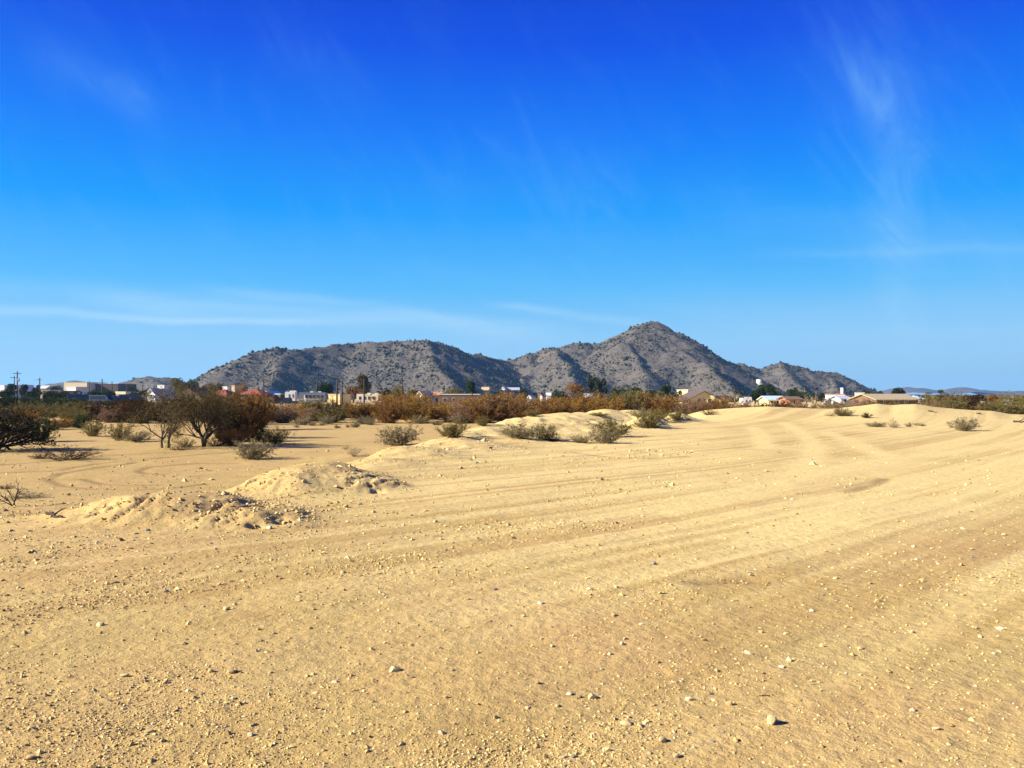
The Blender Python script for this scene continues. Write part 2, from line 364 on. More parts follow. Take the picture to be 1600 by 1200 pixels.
def ground_mat():
    m, t, b, _ = new_mat('desert_dirt'); p = opos(t); R, G, B = attr(t)[:3]
    big = tnoise(t, .22, 4, .6, p); mid = tnoise(t, 1.1, 5, .6, p, .3); fine = tnoise(t, 9, 5, .65, p); grit = tnoise(t, 55, 3, .7, p)
    c = mixc(t, ramp(t, mid, [(.3, 0.0), (.7, 1.0)]), (.355, .24, .074), (.44, .31, .102))
    c = mixc(t, mth(t, 'MULTIPLY', ramp(t, big, [(.40, 0.0), (.60, 1.0)]), .55), c, (.43, .265, .105))           # pinker clay
    c = mixc(t, mth(t, 'MULTIPLY', ramp(t, tnoise(t, .5, 4, .6, p, .8), [(.5, 0.0), (.68, 1.0)]), .35), c, (.37, .29, .105))   # olive film of dried weeds
    c = mixc(t, mth(t, 'MULTIPLY', R, .85), c, (.67, .52, .205))                                                # pale dust packed in the lanes; its mask includes painted lens falloff
    c = mixc(t, mth(t, 'MULTIPLY', G, .75), c, (.20, .118, .045))                                               # darker, churned wheel tracks
    c = mixc(t, mth(t, 'MULTIPLY', B, .15), c, (.36, .235, .095))                                               # coarser spoil
    c = mixc(t, mth(t, 'MULTIPLY', ramp(t, fine, [(.33, 1.0), (.52, 0.0)]), .30), c, (.25, .155, .06))
    c = mixc(t, mth(t, 'MULTIPLY', ramp(t, grit, [(.55, 0.0), (.74, 1.0)]), .35), c, (.60, .45, .20))
    c = mixc(t, mth(t, 'MULTIPLY', ramp(t, grit, [(.28, 1.0), (.43, 0.0)]), .40), c, (.21, .13, .05))
    t.links.new(c, b.inputs['Base Color']); b.inputs['Roughness'].default_value = .95; b.inputs['Specular IOR Level'].default_value = .1
    hgt = mth(t, 'ADD', mth(t, 'MULTIPLY', fine, .035), mth(t, 'MULTIPLY', grit, .010))
    bp = N(t, 'ShaderNodeBump'); bp.inputs['Strength'].default_value = .8; bp.inputs['Distance'].default_value = 1.0
    t.links.new(hgt, bp.inputs['Height']); t.links.new(bp.outputs[0], b.inputs['Normal']); return m
def hill_mat(name='hill_rock', lift=0.0):
    m, t, b, _ = new_mat(name); p = opos(t)
    a = tnoise(t, .018, 5, .6, p, .5); c1 = tnoise(t, .12, 6, .7, p); c2 = tnoise(t, .5, 4, .7, p)
    c = mixc(t, ramp(t, a, [(.35, 0.0), (.65, 1.0)]), (.086, .073, .058), (.130, .112, .084))
    c = mixc(t, ramp(t, c1, [(.38, 1.0), (.52, 0.0)]), c, (.058, .049, .035))
    c = mixc(t, mth(t, 'MULTIPLY', ramp(t, c2, [(.52, 0.0), (.72, 1.0)]), .4), c, (.26, .215, .16))
    c = mixc(t, mth(t, 'MULTIPLY', ramp(t, c2, [(.30, 1.0), (.45, 0.0)]), .8), c, (.048, .042, .026))
    t.links.new(c, b.inputs['Base Color']); b.inputs['Roughness'].default_value = .95; b.inputs['Specular IOR Level'].default_value = .1
    bp = N(t, 'ShaderNodeBump'); bp.inputs['Strength'].default_value = .6; bp.inputs['Distance'].default_value = 5.0
    t.links.new(mth(t, 'ADD', c1, mth(t, 'MULTIPLY', c2, .4)), bp.inputs['Height']); t.links.new(bp.outputs[0], b.inputs['Normal']); return m
def stone_mat(name, c):
    m, t, b, _ = new_mat(name); p = opos(t); oi = N(t, 'ShaderNodeObjectInfo')
    n = tnoise(t, 14, 5, .65, p); k = mth(t, 'ADD', .82, mth(t, 'MULTIPLY', oi.outputs['Random'], .36))
    cc = mixc(t, ramp(t, n, [(.35, 0.0), (.65, 1.0)]), tuple(v * .68 for v in c), c)
    v = N(t, 'ShaderNodeVectorMath', operation='SCALE'); t.links.new(cc, v.inputs[0]); t.links.new(k, v.inputs['Scale'])
    t.links.new(v.outputs[0], b.inputs['Base Color']); b.inputs['Roughness'].default_value = .95
    bp = N(t, 'ShaderNodeBump'); bp.inputs['Strength'].default_value = .5; bp.inputs['Distance'].default_value = .02
    t.links.new(n, bp.inputs['Height']); t.links.new(bp.outputs[0], b.inputs['Normal']); return m
def gravel_mat():
    m, t, b, _ = new_mat('gravel_stone'); R = attr(t)[0]
    t.links.new(ramp(t, R, [(0, (.26, .16, .05)), (.45, (.45, .315, .105)), (.8, (.62, .47, .18)), (1, (.74, .60, .30))]), b.inputs['Base Color'])
    b.inputs['Roughness'].default_value = .95; return m
M_GROUND = ground_mat(); M_HILL = hill_mat(); M_GRAVEL = gravel_mat()
M_BARK = plain('dark_bark', (.045, .030, .020), .95, scale=6)
M_TWIG = plain('dry_twig', (.17, .115, .065), .95, scale=6)
M_GREYTWIG = plain('grey_twig', (.21, .165, .11), .95, scale=6)
L_RUST = leafy('rust_foliage', [(.08, .038, .010), (.22, .108, .024), (.36, .19, .045)])
L_ORANGE = leafy('orange_foliage', [(.11, .060, .010), (.30, .165, .024), (.43, .26, .045)])
L_PINK = leafy('dry_pink_brown_foliage', [(.12, .070, .038), (.25, .152, .084), (.36, .235, .135)])
L_OLIVE = leafy('olive_foliage', [(.06, .050, .014), (.155, .128, .034), (.25, .205, .062)])
L_SAGE = leafy('sage_foliage', [(.10, .082, .036), (.22, .18, .085), (.34, .28, .14)])
L_GREEN = leafy('dark_green_foliage', [(.010, .020, .008), (.028, .050, .016), (.055, .085, .022)])
L_MESQ = leafy('mesquite_foliage', [(.06, .044, .016), (.135, .105, .034), (.21, .17, .058)])
L_DUSK = leafy('dusky_green_foliage', [(.012, .014, .006), (.036, .036, .012), (.075, .065, .02)])
L_DEEP = leafy('deep_brown_foliage', [(.020, .012, .006), (.050, .026, .009), (.10, .05, .014)])
L_YELLOW = leafy('straw_grass', [(.16, .12, .04), (.28, .21, .07), (.42, .33, .13)])
M_GLASS = plain('dark_glass', (.02, .025, .03), .12, spec=.6, var=.05)
M_RUBBER = plain('tyre_rubber', (.02, .02, .02), .9)
M_CHROME = plain('dull_metal', (.45, .45, .45), .4, .8)
M_WHITE = plain('white_paint', (.56, .55, .50), .5, var=.06)
M_CREAM = plain('cream_stucco', (.66, .56, .36), .9, var=.08)
M_YELLOWW = plain('yellow_stucco', (.66, .50, .22), .9, var=.08)
M_TAN = plain('tan_stucco', (.50, .37, .21), .9, var=.1)
M_BRICK = plain('orange_brick', (.42, .18, .08), .9, var=.2)
M_BROWN = plain('brown_siding', (.15, .095, .055), .9)
M_REDROOF = plain('red_roof_tile', (.27, .075, .035), .85, var=.25, scale=3)
M_ORROOF = plain('orange_roof', (.42, .19, .08), .85, var=.2)
M_TANROOF = plain('tan_shingle', (.34, .27, .15), .9, var=.2, scale=3)
M_DKROOF_SHADE = plain('dark_shingle_and_wall_shade', (.10, .075, .06), .9, var=.25, scale=3)  # dark roofs; on the warehouse wing its tone stands for wall shade
M_TEALROOF = plain('pale_teal_metal_roof', (.42, .52, .50), .5, var=.08)
M_GREYROOF = plain('grey_metal_roof', (.36, .38, .40), .5, var=.1)
M_BLACK = plain('black_paint', (.010, .010, .013), .5, spec=.3)
M_NAVY = plain('navy_paint', (.009, .015, .034), .5, spec=.3)
M_POLE = plain('weathered_pole_wood', (.055, .038, .028), .95, scale=3)
M_PALMTRUNK = plain('palm_trunk_bark', (.13, .09, .06), .95)

# ------------------------------------------------------------------ ground
TRACKS_DARK = [[(-60, 743), (0, 739), (94, 735), (156, 724), (250, 716), (312, 710), (372, 705)],
               [(215, 722), (150, 731), (95, 740), (78, 749), (103, 759), (156, 764), (219, 765), (275, 762), (320, 756)],
               [(134, 748), (162, 756), (203, 758), (250, 757)], [(258, 741), (226, 739), (219, 735), (237, 729), (312, 724), (372, 724)],
               [(-40, 728), (60, 722), (150, 713), (230, 708), (300, 705)], [(905, 708), (960, 714), (1010, 716), (1075, 713)], [(1010, 688), (1060, 686), (1110, 685)],
               [(1330, 768), (1350, 762), (1372, 755), (1384, 748)], [(1095, 908), (1130, 905), (1165, 906)]]
TRACKS_PALE = [[(1225, 660), (1252, 676), (1268, 690), (1273, 707), (1262, 725), (1240, 748)], [(1290, 675), (1330, 690), (1362, 704), (1392, 714)], [(1175, 668), (1190, 680), (1196, 700)],
               [(1700, 676), (1540, 700), (1400, 716), (1250, 745), (1050, 800)], [(1700, 700), (1500, 735), (1350, 780), (1200, 840)]]
def trackmask(x, y, tracks, wid):
    m = np.zeros_like(x)
    for tr in tracks:
        pts = [at(*p) for p in tr]
        bx0, bx1 = min(p.x for p in pts) - 2, max(p.x for p in pts) + 2; by0, by1 = min(p.y for p in pts) - 2, max(p.y for p in pts) + 2
        idx = np.nonzero((x > bx0) & (x < bx1) & (y > by0) & (y < by1))[0]
        if len(idx) == 0: continue
        xs, ys = x[idx], y[idx]; best = np.full(len(idx), 1e9)
        for p, q in zip(pts[:-1], pts[1:]):
            dx, dy = q.x - p.x, q.y - p.y; t = np.clip(((xs - p.x) * dx + (ys - p.y) * dy) / (dx * dx + dy * dy + 1e-9), 0, 1)
            best = np.minimum(best, np.hypot(xs - p.x - t * dx, ys - p.y - t * dy))
        m[idx] = np.maximum(m[idx], np.exp(-(best / wid) ** 2))
    return m
def build_ground():
    r = [1.0]
    while r[-1] < 60: r.append(r[-1] * (1.0042 if r[-1] > 3 else 1.02))
    while r[-1] < 130: r.append(r[-1] * 1.009)
    while r[-1] < 6800: r.append(r[-1] * 1.03)
    r = np.array(r)
    a = np.radians(np.concatenate([np.arange(-180, -40, 4.0), np.arange(-40, 40, .155), np.arange(40, 180.1, 4.0)]))
    A, R = np.meshgrid(a, r); x = (R * np.sin(A)).ravel(); y = (R * np.cos(A)).ravel()
    z, basin, mm, lanes, wv, t, ruts = land(x, y, True)
    rr = np.hypot(x, y)
    dark = trackmask(x, y, TRACKS_DARK, .17) * (.55 + .45 * vn(x * 1.5, y * 1.5, 70)); pale = trackmask(x, y, TRACKS_PALE, .42)
    z = z - .035 * dark
    z = np.where(rr > 400, np.minimum(z, -.9), z)
    side = sst(x / np.maximum(y, 1), -.45, .05)  # less dust leftward: ochre soil, partly lens corner darkening put into the colour
    nf_ = .4 + .6 * sst(rr, 5, 12)
    dust = np.clip(.30 + .30 * lanes * nf_ + .95 * nf_ * fbm(wv * 4.2, t * .022, 3, 23) + .35 * fbm(x * .35, y * .35, 3, 24) + .30 * sst(rr, 6, 18), 0, 1) * (1 - basin * .7) * (.5 + .5 * sst(rr, 4, 15)) * (.35 + .65 * side)
    dust = np.clip(.88 * dust + pale * .7 + .45 * ruts * sst(rr, 6, 11) * (1 - basin) * (1 - sst(rr, 40, 80)) + (.30 + .4 * fbm(wv * .8, t * .03, 3, 29)) * sst(x / np.maximum(y, 1), -.25, .25) * sst(y, 10, 30) * (1 - basin), 0, .92)
    dust = np.clip(dust - .30 * np.clip(trackmask(x, y, TRACKS_PALE[:3], 2.2) - 1.2 * pale, 0, 1), 0, 1)
    spoil = np.clip(mm / .2, 0, 1) * (1 - sst(y, 34, 60)) * .8 + .25 * np.clip(-lanes * 1.6, 0, 1)
    V = np.stack([x, y, z], 1); n = len(a); m = len(r)
    i = np.arange(m - 1)[:, None] * n + np.arange(n - 1)[None, :]
    Fc = np.stack([i, i + 1, i + n + 1, i + n], -1).reshape(-1, 4)[:, ::-1]
    me = mesh_np('ground', V, Fc, np.stack([dust, dark, np.clip(spoil, 0, 1)], 1), True)
    o = link('ground', me, None, M_GROUND); tag(o, 'bare tan desert dirt with wheel tracks, spoil mounds and a low berm', None, None, 'structure')
build_ground()

# ------------------------------------------------------------------ hills
HILL_LABEL = {'hill': 'long rocky brown hill with a rounded crest', 'mountain': 'pointed rocky mountain with the highest summit', 'foothill': 'lower rocky ridge tapering to the plain',
              'small_hill': 'small rounded rocky hill beside the long hill', 'low_hill': 'low dark hill far beyond the cream warehouse', 'distant_hill': 'pale bluish hills far off in the haze'}
SHRUB_V = []; SHRUB_F = []; SHRUB_C = []
def build_hill(key, step):
    lines = HILLS[key]; sl, seed, amp = HP[key]
    xs = [pxw(a, d) for l in lines for a, r, d in l]; ys = [d for l in lines for a, r, d in l]; H = max(pyz(r, d) for l in lines for a, r, d in l)
    mg = H / sl * .9 + 30
    gx = np.arange(min(xs) - mg, max(xs) + mg, step); gy = np.arange(min(ys) - mg * .6, max(ys) + mg * .55, step)
    Xg, Yg = np.meshgrid(gx, gy); z = hill_z(Xg.ravel(), Yg.ravel(), lines, sl, seed, amp)
    zz = z.reshape(Xg.shape); n = len(gx); m = len(gy)
    keep = (zz[:-1, :-1] > -3) | (zz[1:, 1:] > -3) | (zz[:-1, 1:] > -3) | (zz[1:, :-1] > -3)
    i = (np.arange(m - 1)[:, None] * n + np.arange(n - 1)[None, :])
    Fc = np.stack([i, i + 1, i + n + 1, i + n], -1)[keep]
    used, inv = np.unique(Fc.ravel(), return_inverse=True)
    V = np.stack([Xg.ravel(), Yg.ravel(), np.maximum(z, -6)], 1)[used]
    o = link(key, mesh_np(key, V, inv.reshape(-1, 4), None, True), None, M_HILL); tag(o, HILL_LABEL[key], None, None, 'structure')
    return Xg.ravel(), Yg.ravel(), z
OCT = np.array([(1, 0, 0), (-1, 0, 0), (0, 1, 0), (0, -1, 0), (0, 0, 1), (0, 0, -1)], float)
OCTF = np.array([(0, 2, 4), (2, 1, 4), (1, 3, 4), (3, 0, 4), (2, 0, 5), (1, 2, 5), (3, 1, 5), (0, 3, 5)])
def lumps(P, S, jit=.35, flat=(.55, .95), rg=rng):
    n = len(P); O = OCT[None] * (1 + jit * (rg.random((n, 6, 1)) - .5) * 2) + jit * .6 * (rg.random((n, 6, 3)) - .5) * 2
    ax = np.stack([rg.uniform(.7, 1.25, n), rg.uniform(.7, 1.25, n), rg.uniform(*flat, n)], 1); O = O * ax[:, None]
    a = rg.uniform(0, 6.283, n); b = rg.uniform(-.5, .5, n); c, s = np.cos(a)[:, None], np.sin(a)[:, None]
    x, y, z = O[..., 0], O[..., 1], O[..., 2]; cb, sb = np.cos(b)[:, None], np.sin(b)[:, None]
    y, z = y * cb - z * sb, y * sb + z * cb; x, y = x * c - y * s, x * s + y * c
    V = np.stack([x, y, z], -1) * S[:, None, None] + P[:, None]
    Fc = OCTF[None] + (np.arange(n) * 6)[:, None, None]
    return V.reshape(-1, 3), Fc.reshape(-1, 3)
for key, step, ns in (('hill', 4.0, 14000), ('mountain', 4.0, 14000), ('foothill', 5.0, 7000), ('small_hill', 6.0, 700), ('low_hill', 14.0, 0), ('distant_hill', 30.0, 0)):
    hx, hy, hz = build_hill(key, step)
    if ns:
        ok = np.nonzero(hz > 0)[0]; pk = rng.choice(ok, ns * 5)
        x = hx[pk] + rng.uniform(-3, 3, len(pk)); y = hy[pk] + rng.uniform(-3, 3, len(pk))
        kp = (vn(x * .022, y * .022, 5) * .6 + vn(x * .07, y * .07, 6) * .4) ** 1.6 > rng.uniform(.08, .62, len(pk)); x, y = x[kp][:ns], y[kp][:ns]
        z = hill_z(x, y, HILLS[key], *HP[key]); s = (.5 + 1.35 * rng.random(len(x)) ** 1.8) * np.where(rng.random(len(x)) < .12, 1.9, 1)
        V, Fc = lumps(np.stack([x, y, z + s * .35], 1), s, .4, (.6, 1.1)); b = sum(len(v) for v in SHRUB_V)
        SHRUB_V.append(V); SHRUB_F.append(Fc + b); SHRUB_C.append(np.repeat(rng.random(len(x)), 6))
M_HSHRUB = leafy('hillside_shrub', [(.026, .027, .017), (.045, .044, .026), (.075, .068, .038)], .05)
o = link('hillside_shrubbery', mesh_np('hillside_shrubbery', np.concatenate(SHRUB_V), np.concatenate(SHRUB_F), np.concatenate(SHRUB_C)[:, None].repeat(3, 1), True), None, M_HSHRUB)
tag(o, 'dark shrubs dotted over the rocky hillsides', None, None, 'stuff')

# ------------------------------------------------------------------ plants: generators
def tubes(paths, sides=3):
    """paths: list of (points (k,3), radii (k,))"""
    Vs, Fs, b = [], [], 0; an = np.arange(sides) * 2 * math.pi / sides
    for P, Rr in paths:
        P = np.asarray(P, float); k = len(P); T = np.gradient(P, axis=0); T /= np.linalg.norm(T, axis=1)[:, None] + 1e-9
        ref = np.where(np.abs(T[:, 2:3]) > .9, np.array([[1., 0, 0]]), np.array([[0, 0, 1.]])); U = np.cross(T, ref); U /= np.linalg.norm(U, axis=1)[:, None] + 1e-9
        W = np.cross(T, U)
        ring = P[:, None] + (U[:, None] * np.cos(an)[None, :, None] + W[:, None] * np.sin(an)[None, :, None]) * np.asarray(Rr)[:, None, None]
        Vs.append(ring.reshape(-1, 3))
        i = np.arange(k - 1)[:, None] * sides + np.arange(sides)[None]; j = np.arange(k - 1)[:, None] * sides + (np.arange(sides)[None] + 1) % sides
        Fs.append(np.stack([i, j, j + sides, i + sides], -1).reshape(-1, 4) + b); b += k * sides
    return np.concatenate(Vs), np.concatenate(Fs)
def leaves(P, D, ln, wd, rg, jit=.6):
    n = len(P); D = D + rg.normal(0, jit, (n, 3)); D /= np.linalg.norm(D, axis=1)[:, None] + 1e-9
    Q = rg.normal(0, 1, (n, 3)); S = np.cross(D, Q); S /= np.linalg.norm(S, axis=1)[:, None] + 1e-9
    l = ln * rg.uniform(.6, 1.4, (n, 1)); w_ = wd * rg.uniform(.6, 1.4, (n, 1))
    V = np.stack([P - D * l * .5, P + S * w_ * .5, P + D * l * .5, P - S * w_ * .5], 1).reshape(-1, 3)
    return V, np.arange(n * 4).reshape(n, 4), np.repeat(rg.random(n), 4)
def bend(p0, d0, L, n, up, rg, wig=.12):
    P = [np.array(p0, float)]; d = np.array(d0, float); d /= np.linalg.norm(d)
    for _ in range(n):
        d = d + rg.normal(0, wig, 3) + np.array([0, 0, up]); d /= np.linalg.norm(d); P.append(P[-1] + d * L / n)
    return np.array(P)
def shrub_mesh(seed, nst=34, tilt=60, nleaf=2400, ll=.055, lw=.020, thick=.010, up=.10, twigs=5, low=.35, droop=0.0):
    """a many-stemmed shrub, 1 high: (stems, foliage)"""
    rg = np.random.default_rng(seed); paths = []; LP = []; LD = []
    for i in range(nst):
        az_ = rg.uniform(0, 2 * math.pi); ti = math.radians(tilt) * math.sqrt(rg.random()); L = rg.uniform(.75, 1.08) * (1 - .12 * ti)
        d = (math.sin(ti) * math.cos(az_), math.sin(ti) * math.sin(az_), math.cos(ti)); b0 = rg.normal(0, .05, 3); b0[2] = -.03
        P = bend(b0, d, L, 5, up - droop, rg); paths.append((P, thick * np.linspace(1, .3, 6)))
        for _ in range(twigs):
            f = rg.uniform(low, .98) * 5; k = int(f); q = P[k] + (P[min(k + 1, 5)] - P[k]) * (f - k); dd = P[min(k + 1, 5)] - P[k] if k < 5 else P[5] - P[4]
            dd = dd / (np.linalg.norm(dd) + 1e-9) + rg.normal(0, .55, 3); T = bend(q, dd, rg.uniform(.12, .30), 3, up * .5 - droop, rg, .2)
            paths.append((T, thick * .45 * np.linspace(1, .3, 4))); t = rg.random((12, 1)) * 2.999; kk = t.astype(int)[:, 0]
            LP.append(T[kk] + (T[kk + 1] - T[kk]) * (t - kk[:, None])); LD.append((T[kk + 1] - T[kk]) / (np.linalg.norm(T[kk + 1] - T[kk], axis=1)[:, None] + 1e-9))
    LP = np.concatenate(LP); LD = np.concatenate(LD); pick = rg.integers(0, len(LP), nleaf)
    V, Fc, C = leaves(LP[pick] + rg.normal(0, .02, (nleaf, 3)), LD[pick], ll, lw, rg)
    clump = vn(V[:, 0] * 5 + seed, V[:, 2] * 5 + V[:, 1] * 3, seed); C = np.clip(.55 * C + .45 * clump, 0, 1)
    s = tubes(paths); top = max(np.percentile(V[:, 2], 99), .2)
    return (mesh_np('stems', s[0] / top, s[1], None, True), mesh_np('foliage', V / top, Fc, C[:, None].repeat(3, 1)))
def tree_mesh(seed, trunks, height, spread, nleaf, ll, lw, depth=4, r0=.07, up=.03):
    rg = np.random.default_rng(seed); limbs = []; twg = []; LP = []; LD = []
    def grow(p, d, L, r, lev):
        P = bend(p, d, L, 5, up, rg, .13); (limbs if lev < 3 else twg).append((P, np.linspace(r, r * .55, 6)))
        if lev >= depth:
            t = rg.random((14, 1)) * 4.999; k = t.astype(int)[:, 0]; LP.append(P[k] + (P[k + 1] - P[k]) * (t - k[:, None])); LD.append((P[k + 1] - P[k]) / (L / 5)); return
        for j in range(rg.integers(3, 5) if lev else 6):
            f = rg.uniform(.45 if lev else .55, 1.0) * 5 if j else 5.0; k = min(int(f), 4); q = P[k] + (P[k + 1] - P[k]) * (f - k)
            dd = P[k + 1] - P[k]; dd /= np.linalg.norm(dd); dd = dd + rg.normal(0, spread, 3) * np.array([1, 1, .85]); grow(q, dd, L * rg.uniform(.55, .80) if lev else height * rg.uniform(.20, .32), r * (.58 if lev else .5), lev + 1)
    for (bx, by, lean, az_) in trunks:
        grow((bx, by, -.08), (math.sin(lean) * math.cos(az_), math.sin(lean) * math.sin(az_), math.cos(lean)), height * .17, r0 * rg.uniform(.8, 1.1), 0)
    LP = np.concatenate(LP); LD = np.concatenate(LD); pk = rg.integers(0, len(LP), nleaf)
    V, Fc, C = leaves(LP[pk] + rg.normal(0, .10, (nleaf, 3)), LD[pk], ll, lw, rg); clump = vn(V[:, 0] * 1.6 + seed, V[:, 2] * 2 + V[:, 1], seed); C = np.clip(.5 * C + .5 * clump, 0, 1)
    a = tubes(limbs, 6); b = tubes(twg, 3); s = height / np.percentile(V[:, 2], 99.3)
    return (mesh_np('trunk', a[0] * s, a[1], None, True), mesh_np('twigs', b[0] * s, b[1], None, True), mesh_np('crown', V * s, Fc, C[:, None].repeat(3, 1)))
def stretch_to(me_list): pass
CREO = [shrub_mesh(100 + i, 46, 66, 6000, .046, .019, .007, .09, 8, .2) for i in range(6)]             # open vase-shaped desert shrubs
BELT = [shrub_mesh(200 + i, 52, 66, 9500, .048, .015, .008, .14, 8, .12) for i in range(8)]      # dense feathery scrub
DRY = [shrub_mesh(300 + i, 40, 76, 1700, .05, .016, .010, .05, 9, .2) for i in range(4)]         # nearly bare twigs
GRASS = [shrub_mesh(400 + i, 60, 50, 500, .10, .012, .006, -.02, 1, .3) for i in range(2)]
PX_W = {}
def natural_w(me): 
    if me.name not in PX_W:
        n = len(me.vertices); c = np.empty(n * 3, np.float32); me.vertices.foreach_get('co', c); x = c.reshape(-1, 3)[:, 0]; PX_W[me.name] = float(np.percentile(x, 98) - np.percentile(x, 2))
    return PX_W[me.name]
def plant(kind, variants, i, loc, hgt, wid, leaf, twig, label, cat, group=None, rz=None):
    st, fo = variants[i % len(variants)]; sx = wid / natural_w(fo)
    t = thing(kind, label, cat, loc, random.uniform(0, 6.28) if rz is None else rz, group, (sx, sx, hgt))
    link('stems', st, t, twig); link('foliage', fo, t, leaf); return t

